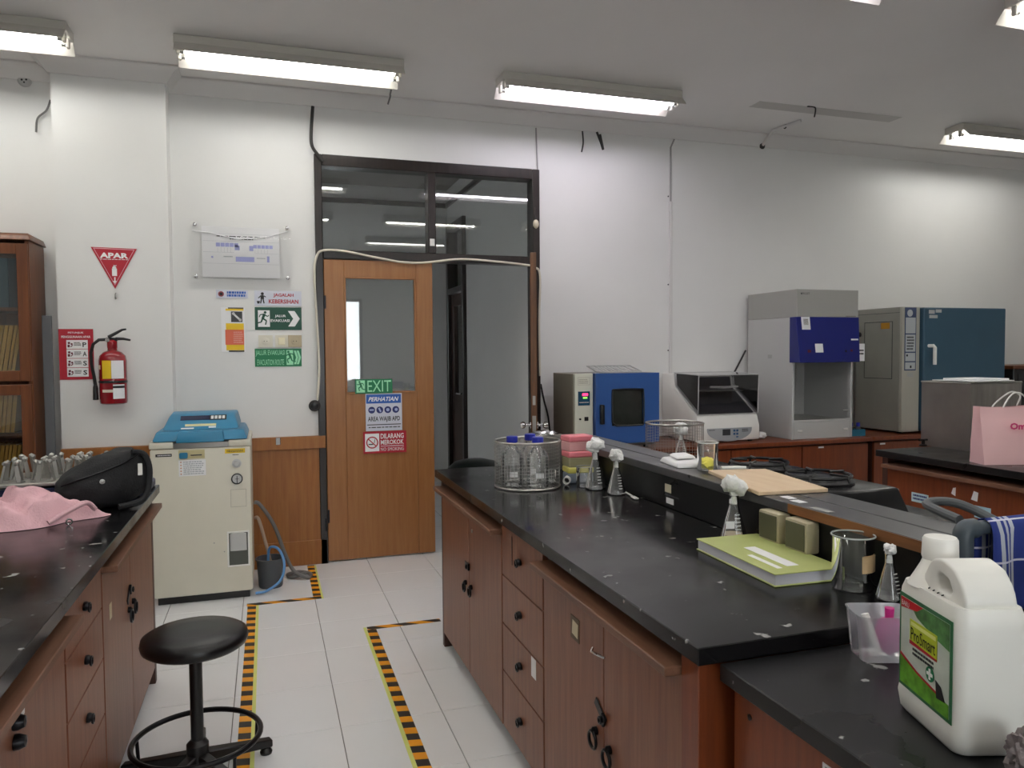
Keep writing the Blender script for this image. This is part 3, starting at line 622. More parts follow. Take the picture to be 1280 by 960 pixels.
flat(sh, 'plan_line', [rect(-0.24, 0.23, 0.07, 0.0712), rect(-0.24, 0.23, -0.075, -0.0738), rect(-0.24, -0.05, -0.002, -0.0008), rect(0.08, 0.23, -0.004, -0.0028), rect(-0.24, 0.23, 0.118, 0.1192)]+[rect(-0.15+i*0.02, -0.149+i*0.02, -0.002, 0.03) for i in range(5)]+[rect(0.08+i*0.02, 0.081+i*0.02, -0.004, 0.025) for i in range(5)], M_pgry, -0.0212, 0.0004)
dashes(sh, -0.155, 0.145, 0.098, 0.108, 1, M_print, -0.0212); dashes(sh, -0.075, 0.07, 0.082, 0.091, 1, M_print, -0.0212, seed=4); dashes(sh, -0.115, -0.06, -0.035, -0.022, 1, M_pgry, -0.0212); dashes(sh, 0.09, 0.145, -0.04, -0.03, 1, M_pgry, -0.0212, seed=5)
for sx in (-0.285, 0.285):
    for sz in (-0.16, 0.172): MB().lathe([(0.011, -0.001), (0.011, -0.032), (0.008, -0.034), (0, -0.034)], 14, (sx, 0, sz), 'y').build('standoff_stud', M_chrome, t)
MB().tube([(-0.3, -0.0275, 0.13), (-0.2, -0.0275, 0.122), (-0.03, -0.0275, 0.085), (0.15, -0.0275, 0.105), (0.29, -0.0275, 0.15)], 0.003, 5).build('peeling_film_edge', M_paper, t)
# small signs beside the door
M_sil = mat('sign_silver', 'cfd2de', 0.4)
o, w, h = sign('keep_silent_sign', 'small lavender notice with a round red emblem under the plaque', 'sign', -0.149, 0.048, 1.814, 1.867, WY-0.0005, M_sil)
flat(o, 'emblem', [circ(-0.068, 0, 0.018)], mat('print_brick', '94404a', 0.5)); flat(o, 'emblem_centre', [circ(-0.068, 0, 0.010)], M_print, -0.0046)
dashes(o, -0.032, 0.085, -0.019, 0.02, 2, M_pblue, fill=0.75)
o, w, h = sign('cleanliness_sign', 'silver JAGALAH KEBERSIHAN sign with a litter bin figure', 'sign', 0.088, 0.389, 1.766, 1.866, WY-0.0005, M_sil)
txt(o, 'JAGALAH', -0.03, 0.10, 0.006, 0.034, M_pred, bold=0.012); txt(o, 'KEBERSIHAN', -0.06, 0.13, -0.034, -0.006, M_pred, bold=0.012)
flat(o, 'figure', [circ(-0.10, 0.03, 0.010, 12), rect(-0.112, -0.09, -0.005, 0.02), stroke((-0.106, -0.004), (-0.112, -0.034), 0.008), stroke((-0.096, -0.004), (-0.09, -0.034), 0.008), stroke((-0.09, 0.016), (-0.078, 0.008), 0.006), stroke((-0.11, 0.016), (-0.126, 0), 0.006), [(-0.136, -0.018), (-0.116, -0.018), (-0.119, -0.036), (-0.133, -0.036)]], M_print)
o, w, h = sign('evacuation_sign', 'dark green JALUR EVAKUASI sign with runner and white arrow', 'sign', 0.088, 0.388, 1.605, 1.757, WY-0.0005, M_pgreen)
flat(o, 'white_field', [rect(-0.13, -0.055, -0.055, 0.055)], M_pwhite); flat(o, 'runner', runner(-0.096, 0.0, 0.098), M_pgreen, -0.0046)
txt(o, 'JALUR', -0.022, 0.048, 0.006, 0.026, M_pwhite, bold=0.01); txt(o, 'EVAKUASI', -0.05, 0.072, -0.022, -0.004, M_pwhite, bold=0.01)
flat(o, 'arrow', [[(0.062, 0.052), (0.105, 0.052), (0.138, 0.0), (0.105, -0.052), (0.062, -0.052), (0.095, 0.0)]], M_pwhite)
o, w, h = sign('evacuation_route_sign', 'green glow JALUR EVAKUASI EVACUATION ROUTE sign below the switches', 'sign', 0.083, 0.383, 1.36, 1.48, WY-0.0005, M_pgr2)
txt(o, 'JALUR EVAKUASI', -0.145, 0.042, 0.008, 0.05, M_pmint); txt(o, 'EVACUATION ROUTE', -0.135, 0.035, -0.05, -0.012, M_pmint)
flat(o, 'glow_field', [rect(0.052, 0.095, -0.05, 0.05)], M_pmint); flat(o, 'runner', runner(0.075, 0.0, 0.09, -1), M_pgr2, -0.0046)
flats(o, 'chevron', [[(x, 0.046), (x+0.014, 0.046), (x+0.028, 0), (x+0.014, -0.046), (x, -0.046), (x+0.014, 0)] for x in (0.1, 0.118)], M_pmint)
o, w, h = sign('leaflet', 'curled paper leaflet in yellow and salmon with a telephone picture', 'leaflet', -0.122, 0.026, 1.46, 1.753, WY-0.0005, M_paper)
flat(o, 'yellow_field', [rect(-0.045, 0.066, -0.135, 0.138)], M_pyel); flat(o, 'white_field', [rect(-0.06, 0.066, 0.042, 0.125)], M_paper, -0.0044)
flat(o, 'salmon_field', [rect(-0.05, 0.066, -0.10, 0.0)], M_porange, -0.0044); dashes(o, 0.0, 0.06, -0.09, -0.01, 6, mat('print_rose', 'e6a69a', 0.6), -0.005)
flat(o, 'telephone_tile', [rect(-0.012, 0.058, 0.05, 0.12)], M_dgrey, -0.005); flat(o, 'telephone', [stroke((-0.0, 0.108), (0.046, 0.062), 0.012), circ(0.003, 0.106, 0.009, 12), circ(0.044, 0.064, 0.009, 12)], M_pwhite, -0.0056)
flat(o, 'dark_edge', [rect(-0.03, 0.066, 0.138, 0.146), rect(-0.03, 0.066, -0.146, -0.136)], M_dgrey, -0.0046)
for x0, x1, nm, lb in ((0.108, 0.198, 'socket_plate', 'single cream wall socket beside the light switch'), (0.215, 0.295, 'light_switch', 'cream rocker light switch between two wall sockets'), (0.297, 0.385, 'socket_plate', 'beige wall socket with marks right of the light switch')):
    o, w, h = sign(nm, lb, 'switch' if nm == 'light_switch' else 'socket', x0, x1, 1.49, 1.57, WY-0.0005, M_cream if x0 < 0.29 else mat('aged_beige', 'b3a78c', 0.5), 0.012)
    if nm == 'light_switch': B(-0.022, 0.022, -0.017, -0.012, -0.024, 0.024).build('rocker', mat('rocker_cream', 'e9e2c4', 0.4), o, bevel=0.003)
    else: MB().lathe([(0.026, -0.012), (0.026, -0.013), (0.022, -0.0145), (0, -0.0145)], 20, axis='y').build('socket_face', M_cream if x0 < 0.2 else MATS['aged_beige'], o); flats(o, 'pin_hole', [circ(-0.009, 0, 0.003, 8), circ(0.009, 0, 0.003, 8)], M_print, -0.0152, 0.0005)
# signs on the closed leaf
DY = WY-0.0205
o, w, h = sign('exit_sign', 'green glow EXIT sign on the door glass', 'sign', 0.735, 0.993, 1.165, 1.265, DY-0.003, M_pgr2)
txt(o, 'EXIT', -0.045, 0.118, -0.038, 0.04, M_pmint); flat(o, 'glow_field', [rect(-0.12, -0.062, -0.042, 0.042)], M_pmint); flat(o, 'runner', runner(-0.09, 0, 0.075, -1), M_pgr2, -0.0046)
o, w, h = sign('ppe_sign', 'white PERHATIAN AREA WAJIB APD sign with blue heading on the door', 'sign', 0.805, 1.058, 0.902, 1.163, DY, M_sil)
hd = flat(o, 'heading', [rect(-0.122, 0.12, 0.062, 0.124)], M_pblue); txt(hd, 'PERHATIAN', -0.108, 0.095, 0.077, 0.107, M_pwhite, -0.0048, 0.01, skew=0.3)
flats(o, 'protection_symbol', [circ(-0.085+i*0.056, 0.016, 0.024) for i in range(4)], M_pnavy)
flats(o, 'symbol_mark', [rect(-0.1, -0.07, 0.012, 0.022), stroke((-0.035, 0.03), (-0.022, 0.002), 0.012), circ(0.027, 0.016, 0.012, 10), circ(0.086, 0.016, 0.011, 10)], mat('print_pale_blue', 'a9b6dd', 0.5), -0.0046)
txt(o, 'AREA WAJIB APD', -0.112, 0.112, -0.072, -0.03, M_print, bold=0.008); flat(o, 'rule', [rect(-0.118, 0.118, -0.09, -0.084)], M_dgrey); dashes(o, -0.108, 0.112, -0.112, -0.100, 1, M_dgrey)
o, w, h = sign('no_smoking_sign', 'red DILARANG MEROKOK NO SMOKING sign low on the door', 'sign', 0.785, 1.086, 0.745, 0.898, DY, M_pred)
ws = flat(o, 'white_field', [rect(-0.138, -0.04, -0.062, 0.062)], M_pwhite)
mb = MB()
for i in range(24):
    a, b = 2*PI*i/24, 2*PI*(i+1)/24; c = (-0.089, 0); q = [(c[0]+r*math.cos(x), c[1]+r*math.sin(x)) for r, x in ((0.034, a), (0.042, a), (0.042, b), (0.034, b))]; mb.prism(q, -0.0052, -0.0044)
mb.prism(stroke((-0.117, 0.027), (-0.061, -0.027), 0.007), -0.0052, -0.0044); mb.build('ban_ring', M_pred, ws, smooth=0)
flat(ws, 'cigarette', [rect(-0.115, -0.082, -0.016, -0.009), stroke((-0.075, -0.005), (-0.07, 0.022), 0.004)], M_print, -0.0046, 0.0004)
txt(o, 'DILARANG', -0.03, 0.132, 0.024, 0.06, M_pwhite, bold=0.01); txt(o, 'MEROKOK', -0.03, 0.132, -0.018, 0.016, M_pwhite, bold=0.01); txt(o, 'NO SMOKING', -0.03, 0.132, -0.062, -0.038, M_pwhite); flat(o, 'rule', [rect(-0.03, 0.132, -0.03, -0.026)], M_pwhite)

# cables on the wall
def cable(name, label, pts, r, m, cat='cable'):
    # smooth the path
    P = [Vector(p) for p in pts]; out = []
    for i in range(len(P)-1):
        p0, p1, p2, p3 = P[max(i-1, 0)], P[i], P[i+1], P[min(i+2, len(P)-1)]
        for k in range(6):
            u = k/6; out.append(0.5*((2*p1)+(p2-p0)*u+(2*p0-5*p1+4*p2-p3)*u*u+(3*p1-p0-3*p2+p3)*u**3))
    out.append(P[-1]); return tag(MB().tube(out, r, 8).build(name, m), label, cat)
def wp(*q, y=WY-0.035): return [px(a, b, Y=y) for a, b in q]
cable('white_cable', 'white cable draped over the transom bar and down the left jamb', wp((397, 500), (399, 460), (396, 400), (393, 345), (396, 320), (405, 313), (430, 314), (470, 322), (505, 328), (535, 328), (575, 324), (620, 327), (655, 331), (668, 334), (675, 345), (674, 400), (675, 470)), 0.008, M_wire)
cable('door_frame_cable', 'dark cable running from the cornice to the top corner of the door frame', wp((391, 133), (389, 165), (390, 182), (397, 193), (404, 202), y=WY-0.042), 0.011, M_cable)
cable('corner_cable', 'thin pale cable from the cornice to the right top corner of the door frame', wp((670, 160), (671, 190), (672, 212), y=WY-0.008), 0.006, mat('cable_grey', '9c9a98', 0.5))
cable('jamb_cable', 'dark cable hanging beside the oven from the right door jamb', wp((676, 480), (680, 500), (685, 520), (688, 545), y=WY-0.012), 0.007, M_cable)
t = thing('cable_plug', 'round black plug on a hook at the left jamb by the door', 'plug', (px(393, 507, Y=WY-0.03)))
MB().lathe([(0.035, 0.0), (0.037, -0.012), (0.025, -0.03), (0.012, -0.034), (0, -0.034)], 20, axis='y').build('plug_body', M_black, t)
MB().ring((0, -0.022, 0), 0.03, 0.009, 'y', 20, 8).build('cord_coil', M_cable, t)
t = thing('bell_switch', 'little cream switch hanging at the right jamb of the transom', 'switch', px(670, 280, Y=WY-0.045))
MB().blob((0, 0, 0), 0.026, 0.1, 3, 2, (0.9, 0.7, 1.3)).build('switch_body', mat('old_cream', 'cfc6ae', 0.5), t)
MB().tube([(0, 0, 0.03), (-0.01, 0.0, 0.07), (-0.006, 0.0, 0.12)], 0.004, 6).build('switch_cord', M_cable, t)
t = thing('cable_conduit', 'white plastic cable conduit running down the wall between oven and shaker', 'conduit', (3.205, WY, 0))
B(-0.012, 0.012, -0.018, -0.001, 1.22, 2.62).build('trunking', M_corn, t, bevel=0.002)
MB().tube([(0.0, -0.008, 2.62), (0.0, -0.008, 3.04), (0.03, -0.01, 3.105)], 0.007, 8).build('riser_cable', mat('cable_grey', '9c9a98', 0.5), t)
MB().tube([(0.0, -0.01, 1.23), (0.01, -0.012, 1.18), (0.03, -0.02, 1.08)], 0.014, 8).build('cable_tail', M_cable, t)
for z in (2.66, 1.45, 1.97): MB().lathe([(0.006, -0.001), (0.006, -0.004), (0, -0.005)], 10, (-0.018, 0, z), 'y').build('clip', M_dgrey, t)
for i, pts in enumerate(([(728, 164), (729, 178), (727, 190)], [(746, 165), (751, 178), (754, 187), (750, 168)], )):
    cable('loose_wire', ('short loose wire under the cornice right of the door frame', 'looped dark wire under the cornice toward the oven')[i], wp(*pts, y=WY-0.008), 0.006 if i == 0 else 0.009, M_cable, 'wire')
cable('pull_cord', 'grey pull cord hanging beside the pillar above the bookcase', wp((63, 125), (58, 138), (47, 148), (45, 165), y=WY-0.02), 0.006, M_hose, 'cord')
q = px(31, 101, Y=WY-0.001)
t = thing('ceiling_rose', 'round white cable rose high on the wall above the bookcase', 'cable outlet', q)
MB().lathe([(0.038, 0), (0.038, -0.008), (0.03, -0.016), (0, -0.017)], 20, axis='y').build('plate', M_lgrey, t)
flats(t, 'pin_hole', [circ(-0.012, 0.0, 0.006, 10), circ(0.012, 0.003, 0.006, 10), circ(0, -0.014, 0.005, 10)], M_print, -0.0178, 0.0006)
q = px(489, 112, Z=CZ-0.002); q2 = px(485, 130, Y=WY-0.09)
cable('ceiling_wire', 'loose wire dropping from the ceiling beside the plaque light', [q, q+Vector((0.0, 0.05, -0.02)), px(488, 120, Y=WY-0.15), q2], 0.006, M_hose, 'wire')
q = px(1018, 134, Z=CZ-0.004)
cable('cut_wire', 'stub of cut wire poking from the ceiling patch', [q+Vector((-0.06, 0, 0)), q, q+Vector((0.01, 0, -0.02)), q+Vector((0, 0, -0.07))], 0.005, M_cable, 'wire')
a, b, c = px(1001, 151, Z=CZ-0.012), px(966, 163, Z=CZ-0.012), px(953, 182, Y=WY-0.02)
t = thing('capped_pipe', 'thin pale pipe along the ceiling ending in a black cap on the wall', 'pipe', b)
MB().tube([a-b, (0, 0, 0), (c-b)*0.5+Vector((0, 0, 0.0)), c-b], 0.012, 8).build('pipe', M_corn, t)
MB().blob(c-b, 0.03, 0.2, 4, 2, (0.9, 0.5, 1)).build('cap', M_cable, t); MB().ring((a-b)*0.45, 0.016, 0.005, 'x', 14, 6).build('clip', M_cable, t)
q0, q1 = px(948, 130, Z=CZ), px(1140, 148, Z=CZ)
tag(B(0, 1.27, 0, 0.13, -0.0015, -0.0005).build('ceiling_patch', mat('patch_paint', 'c2c0bd', 0.9), loc=(3.5, 0.06, CZ), smooth=0), 'pale unpainted strip on the ceiling where a light was removed', 'ceiling patch')

# ------------------------------------------------------------------ hazard tape on the floor
M_hzy = hazard_mat('hazard_tape_lengthwise', 2.0, 10.5); M_hzx = hazard_mat('hazard_tape_crosswise', 6.0, 9.0)
M_glow = mat('tape_glow_edge', 'd9de7e', 0.5)
def tape(x0, x1, y0, y1, label, m, edge=None):
    o = tag(B(x0, x1, y0, y1, 0.0004, 0.0011).build('hazard_tape', m, smooth=0), label, 'floor tape', 'hazard tape on the floor')
    if edge: B(*edge, 0.0004, 0.0012).build('glow_edge', M_glow, o, smooth=0)
tape(0.392, 0.437, 0.05, 0.745, 'black and yellow tape running from the timber panelling past the bucket', M_hzy, (0.4375, 0.449, 0.0, 0.745))
tape(0.02, 0.437, 0.003, 0.049, 'short cross piece of black and yellow tape by the autoclave foot', M_hzx)
tape(0.025, 0.071, -3.6, 0.002, 'long black and yellow tape passing beside the round stool', M_hzy, (0.0715, 0.086, -3.6, 0.002))
tape(0.63, 1.02, -0.60, -0.556, 'cross piece of black and yellow tape meeting the middle bench', M_hzx)
tape(0.627, 0.674, -3.6, -0.601, 'long black and yellow tape along the middle bench side of the aisle', M_hzy, (0.611, 0.6265, -3.6, -0.56))

# ------------------------------------------------------------------ autoclave
t = thing('autoclave', 'cream floor-standing autoclave with a blue lid beside the timber panelling', 'autoclave', (-0.485, 0.16, 0))
Wa, Da = 0.54, 0.54
B(0, Wa, 0, Da, 0.045, 0.905).build('body', M_cream, t, bevel=0.012, seg=2)
B(0.02, Wa-0.02, 0.03, Da-0.02, 0.0, 0.045).build('plinth', M_black, t)  # black block standing in for the shaded gap under the body
for a, b in ((-0.004, 0.125), (0.42, Wa+0.004)): B(a, b, -0.006, Da, 0.906, 0.945).build('rim_block', M_cream, t, bevel=0.008, seg=2)
B(0.126, 0.419, 0.0, Da-0.01, 0.906, 0.935).build('steel_rim', M_steel, t)
lid = MB().hexa([(0.012, -0.012, 0.947), (Wa-0.012, -0.012, 0.947), (Wa-0.012, 0.50, 0.947), (0.012, 0.50, 0.947)], [(0.035, 0.02, 1.005), (Wa-0.035, 0.02, 1.005), (Wa-0.035, 0.48, 1.005), (0.035, 0.48, 1.005)]).build('lid', M_lid, t, bevel=0.012, seg=2)
MB().hexa([(0.06, 0.05, 1.006), (Wa-0.06, 0.05, 1.006), (Wa-0.06, 0.47, 1.006), (0.06, 0.47, 1.006)], [(0.09, 0.20, 1.085), (Wa-0.09, 0.20, 1.085), (Wa-0.08, 0.45, 1.09), (0.08, 0.45, 1.09)]).build('control_hood', M_lid, lid, bevel=0.01, seg=2)
MB().hexa([(0.14, -0.035, 0.94), (0.40, -0.035, 0.94), (0.40, 0.03, 0.94), (0.14, 0.03, 0.94)], [(0.15, -0.022, 1.0), (0.39, -0.022, 1.0), (0.39, 0.04, 1.005), (0.15, 0.04, 1.005)]).build('lid_handle', M_lid, lid, bevel=0.008, seg=2)
def slope(u, v, e=0.0015):                                # point on the sloping hood front
    y = 0.05+0.15*v; z = 1.006+0.079*v; n = Vector((0, -0.079, 0.15)).normalized()*e; return (u, y+n.y, z+n.z)
def slab(name, m, u0, u1, v0, v1, par, e=0.0016): return MB().hexa([slope(u0, v0, 0.0002), slope(u1, v0, 0.0002), slope(u1, v1, 0.0002), slope(u0, v1, 0.0002)], [slope(u0, v0, e), slope(u1, v0, e), slope(u1, v1, e), slope(u0, v1, e)]).build(name, m, par, smooth=0)
slab('display', mat('dark_display', '1a1c40', 0.2), 0.15, 0.31, 0.62, 0.9, lid); slab('keypad', M_print, 0.31, 0.405, 0.60, 0.92, lid)
for i in range(4): slab('key', M_white, 0.318+i*0.021, 0.333+i*0.021, 0.66, 0.86, lid, 0.0028)
slab('caution_label', mat('label_straw', 'd8d3a0', 0.6), 0.18, 0.35, 0.22, 0.36, lid); slab('white_strip', M_paper, 0.16, 0.23, 0.05, 0.13, lid); slab('white_strip', M_paper, 0.31, 0.35, 0.1, 0.18, lid)
def stk(x0, x1, z0, z1, m, nm='sticker', y=-0.0006): return B(x0, x1, y-0.001, y, z0, z1).build(nm, m, t, smooth=0)
o = stk(0.03, 0.115, 0.862, 0.878, M_print, 'maker_plate'); dashes(o, 0.04, 0.11, 0.866, 0.874, 1, M_pwhite, -0.0022)
o = stk(0.15, 0.29, 0.845, 0.895, mat('slot_straw', 'c9bd90', 0.5), 'latch_slot'); B(0.215, 0.275, -0.006, -0.0018, 0.862, 0.868).build('slot_bar', M_dgrey, o); B(0.155, 0.20, -0.02, -0.0018, 0.848, 0.882).build('latch_knob', M_lid, o, bevel=0.005)
o = stk(0.15, 0.295, 0.745, 0.838, M_paper, 'instruction_label'); dashes(o, 0.175, 0.285, 0.752, 0.832, 7, MATS['plan_grey'], -0.0022); flats(o, 'bullet', [circ(0.162, 0.758+i*0.017, 0.004, 8) for i in range(5)], mat('print_coral', 'c98a6a', 0.6), -0.0022)
o = stk(0.40, 0.51, 0.866, 0.892, M_pyel, 'warning_strip'); dashes(o, 0.41, 0.5, 0.872, 0.886, 2, M_dgrey, -0.0022); dashes(t, 0.44, 0.475, 0.852, 0.86, 1, M_print, -0.0012)
MB().lathe([(0.026, 0), (0.026, -0.004), (0.017, -0.005), (0.017, -0.02), (0.013, -0.023), (0, -0.023)], 24, (0.463, -0.0005, 0.805), 'y').build('exhaust_knob', M_lgrey, t)
g = MB().lathe([(0.032, 0), (0.032, -0.014), (0.027, -0.016), (0.026, -0.011), (0, -0.011)], 28, (0.463, -0.0005, 0.715), 'y').build('pressure_gauge', M_dgrey, t)
MB().lathe([(0.0255, -0.0115), (0, -0.0118)], 24, (0.463, -0.0005, 0.715), 'y').build('gauge_dial', M_lgrey, g); flat(g, 'needle', [stroke((0.463, 0.69), (0.463, 0.732), 0.004), stroke((0.452, 0.715), (0.474, 0.715), 0.002)], M_print, -0.0132)
mb = MB()
for q in (rect(0.425, 0.427, 0.55, 0.65), rect(0.51, 0.512, 0.55, 0.65), rect(0.425, 0.512, 0.65, 0.652), rect(0.425, 0.512, 0.548, 0.55)): mb.prism(q, -0.001, -0.0002)
mb.build('access_panel_seam', mat('seam', 'aaa698', 0.6), t, smooth=0)
fw = MB()
for q in (rect(0.40, 0.525, 0.395, 0.405), rect(0.40, 0.525, 0.195, 0.205), rect(0.40, 0.41, 0.205, 0.395), rect(0.515, 0.525, 0.205, 0.395)): fw.prism(q, -0.006, -0.0005)
fw = fw.build('window_frame', M_white, t, bevel=0.002); B(0.41, 0.515, -0.003, -0.0006, 0.205, 0.395).build('window_recess', mat('recess_grey', '4d504a', 0.4), fw, smooth=0)
MB().lathe([(0.046, 0.0), (0.046, 0.10), (0.03, 0.105)], 20, (0.4625, -0.004, 0.29)).build('drain_bottle', M_lgrey, fw)
for v in bpy.data.meshes['drain_bottle'].vertices: v.co.y = -0.0055+(v.co.y+0.004)*0.10
for x, z in ((0.33, 0.345), (0.385, 0.29)): MB().lathe([(0.004, 0), (0.004, -0.003), (0, -0.004)], 8, (x, -0.0003, z), 'y').build('screw', M_alu, t)
# bucket and hoses
t = thing('drain_bucket', 'grey plastic bucket with hoses on the floor between autoclave and timber panelling', 'bucket', (0.155, 0.36, 0))
MB().lathe([(0, 0.004), (0.068, 0), (0.072, 0.01), (0.083, 0.17), (0.09, 0.172), (0.09, 0.18), (0.08, 0.181), (0.078, 0.17), (0.069, 0.012), (0, 0.012)], 28).build('bucket_shell', mat('bucket_grey', '4c4f53', 0.45), t)
def smooth_path(pts, n=6):
    P = [Vector(p) for p in pts]; out = []
    for i in range(len(P)-1):
        p0, p1, p2, p3 = P[max(i-1, 0)], P[i], P[i+1], P[min(i+2, len(P)-1)]
        for k in range(n):
            u = k/n; out.append(0.5*((2*p1)+(p2-p0)*u+(2*p0-5*p1+4*p2-p3)*u*u+(3*p1-p0-3*p2+p3)*u**3))
    return out+[P[-1]]
def hose(name, label, pts, r, m, cat='hose'): return tag(MB().tube(smooth_path(pts), r, 10).build(name, m), label, cat)
hose('drain_hose', 'grey hose running from the autoclave side to a coil behind the bucket', [(0.066, 0.42, 0.52), (0.10, 0.43, 0.50), (0.18, 0.46, 0.36), (0.25, 0.47, 0.15), (0.30, 0.46, 0.05), (0.38, 0.42, 0.014), (0.40, 0.50, 0.014), (0.33, 0.57, 0.014), (0.26, 0.53, 0.014), (0.29, 0.46, 0.016), (0.37, 0.47, 0.03)], 0.012, M_hose)
hose('blue_hose', 'blue hose curving out of the bucket to the autoclave base', [(0.14, 0.36, 0.06), (0.145, 0.35, 0.22), (0.17, 0.32, 0.255), (0.21, 0.27, 0.24), (0.235, 0.24, 0.16), (0.21, 0.22, 0.07), (0.13, 0.20, 0.02), (0.066, 0.19, 0.016)], 0.008, M_hoseb)
hose('pink_hose', 'pale tan hose dropping from the autoclave into the bucket', [(0.067, 0.43, 0.42), (0.09, 0.42, 0.41), (0.13, 0.39, 0.26), (0.165, 0.37, 0.10)], 0.010, mat('tan_hose', 'a08a78', 0.45))

# ------------------------------------------------------------------ bookcase
t = thing('bookcase', 'tall brown wooden bookcase with glazed doors in the left corner', 'bookcase', (-2.05, 0.42, 0))
Wk, Dk, Hk = 0.93, 0.33, 2.13
for a, b in ((0, 0.022), (Wk-0.022, Wk)): B(a, b, 0.02, Dk, 0, Hk-0.03).build('side_panel', M_book, t, bevel=0.002)
B(0.022, Wk-0.022, Dk-0.012, Dk, 0.02, Hk-0.03).build('back_panel', M_book, t, smooth=0)
MB().hexa([(-0.015, -0.005, Hk-0.03), (Wk+0.015, -0.005, Hk-0.03), (Wk+0.015, Dk, Hk-0.03), (-0.015, Dk, Hk-0.03)], [(0, 0.015, Hk+0.01), (Wk, 0.015, Hk+0.01), (Wk, Dk, Hk+0.01), (0, Dk, Hk+0.01)]).build('cornice', M_book, t, bevel=0.003)
for z in (0.08, 0.62, 0.98, 1.30, 1.70): B(0.023, Wk-0.023, 0.03, Dk-0.013, z, z+0.02).build('shelf', M_book, t, smooth=0)
for (z0, z1) in ((1.30, 2.08), (0.62, 1.28), (0.06, 0.60)):
    for (a, b) in ((0.004, Wk/2-0.002), (Wk/2+0.002, Wk-0.004)):
        d = MB().box(a, a+0.055, 0, 0.02, z0, z1).box(b-0.055, b, 0, 0.02, z0, z1).box(a+0.055, b-0.055, 0, 0.02, z0, z0+0.06).box(a+0.055, b-0.055, 0, 0.02, z1-0.06, z1).build('glazed_door', M_book, t, bevel=0.002)
        B(a+0.055, b-0.055, 0.008, 0.011, z0+0.06, z1-0.06).build('pane', M_pane, d, smooth=0)
rnd = random.Random(5)
def book(name, x, y, z, w, d, h, m, tilt, label, cat, group):
    o = tag(thing(name, label, cat, (x, y, z), 0, group), label, cat, group); o.rotation_euler = (0, tilt, 0)
    MB().box(0, 0.002, 0, d, 0, h).box(w-0.002, w, 0, d, 0, h).box(0.002, w-0.002, 0, 0.002, 0, h).build('cover', m, o, smooth=0)
    B(0.0025, w-0.0025, 0.003, d-0.002, 0.003, h-0.003).build('pages', M_paper, o, smooth=0)
    return o
cols = ['3f6f84', '2c4256', 'c9ccd0', '47606a', '1f2d3d', '55707c']
x = -1.41; i = 0
cname = ['steel blue', 'navy', 'pale grey', 'slate green', 'near-black', 'grey-blue']
while i < 6 and x < -1.2:
    w = rnd.uniform(0.028, 0.045); book('binder', x, 0.47, 1.7205, w, 0.22, 0.28, mat('binder_%d' % (i % 6), cols[i % 6], 0.5), 0, cname[i]+' binder standing upright on the top bookcase shelf', 'binder', 'binders on the top bookcase shelf'); x += w+0.003; i += 1
ym = mat('magazine_yellow', 'c99a3c', 0.55, var=0.1, vscale=20)
for k, z in enumerate((1.3205, 1.0005, 0.6405)):
    x = -1.40
    while x < -1.235:
        w = rnd.uniform(0.012, 0.02); book('magazine', x, 0.48, z+0.004, w, 0.20, (0.30, 0.255, 0.29)[k], ym, (0.16, 0.10, 0.13)[k], ('worn yellow magazine leaning on the shelf under the binders', 'worn yellow magazine leaning on the lower bookcase shelf', 'worn yellow magazine leaning on the lowest glazed shelf')[k], 'magazine', ('yellow magazines under the binders', 'yellow magazines on the lower shelf', 'yellow magazines on the lowest shelf')[k]); x += w+0.006
tag(B(-1.095, -1.045, 0.55, 0.57, 0.0, 1.68).build('grey_board', mat('board_grey', '5f6266', 0.5), bevel=0.003), 'narrow grey board standing between bookcase and white pillar', 'board')

# ------------------------------------------------------------------ stool
t = thing('stool', 'round black padded stool with a chrome foot ring in the aisle', 'stool', (-0.095, -1.79, 0))
SH = 0.505
MB().lathe([(0, SH-0.055), (0.155, SH-0.055), (0.168, SH-0.045), (0.172, SH-0.03), (0.168, SH-0.012), (0.15, SH-0.001), (0.08, SH+0.004), (0, SH+0.005)], 40).build('seat_cushion', M_rubber, t, smooth=60)
MB().lathe([(0, SH-0.075), (0.05, SH-0.075), (0.05, SH-0.056), (0, SH-0.056)], 20).build('seat_plate', M_black, t)
MB().tube([(0.03, 0.02, SH-0.07), (0.05, 0.07, SH-0.075), (0.06, 0.12, SH-0.072)], 0.006, 8).build('height_lever', M_black, t)
MB().lathe([(0.021, 0.10), (0.021, SH-0.075)], 20).build('gas_column', M_black, t); MB().lathe([(0.036, 0.05), (0.036, 0.115), (0.026, 0.125), (0.022, 0.13)], 20).build('hub', M_black, t)
for k in range(5):
    a = math.radians(20+72*k); c, s_ = math.cos(a), math.sin(a)
    lg = MB().hexa([(0.03, -0.02, 0.045), (0.255, -0.016, 0.022), (0.255, 0.016, 0.022), (0.03, 0.02, 0.045)], [(0.03, -0.02, 0.085), (0.255, -0.016, 0.05), (0.255, 0.016, 0.05), (0.03, 0.02, 0.085)])
    lg.v = [(p[0]*c-p[1]*s_, p[0]*s_+p[1]*c, p[2]) for p in lg.v]; lo = lg.build('leg', M_black, t, bevel=0.004)
    MB().lathe([(0.020, 0.0), (0.022, 0.008), (0.014, 0.022), (0.008, 0.026)], 16, (0.235*c, 0.235*s_, 0)).build('glide', M_black, lo)
fr_ = MB().ring((0, 0, 0.135), 0.205, 0.0095, 'z', 56, 10).build('foot_ring', M_blackm, t)
for k in range(5):
    a = math.radians(20+72*k); c, s_ = math.cos(a), math.sin(a)
    MB().tube([(0.205*c, 0.205*s_, 0.135), (0.20*c, 0.20*s_, 0.05)], 0.006, 8).build('ring_post', M_blackm, fr_)

# ------------------------------------------------------------------ equipment on the wall counters
CT = 0.7705
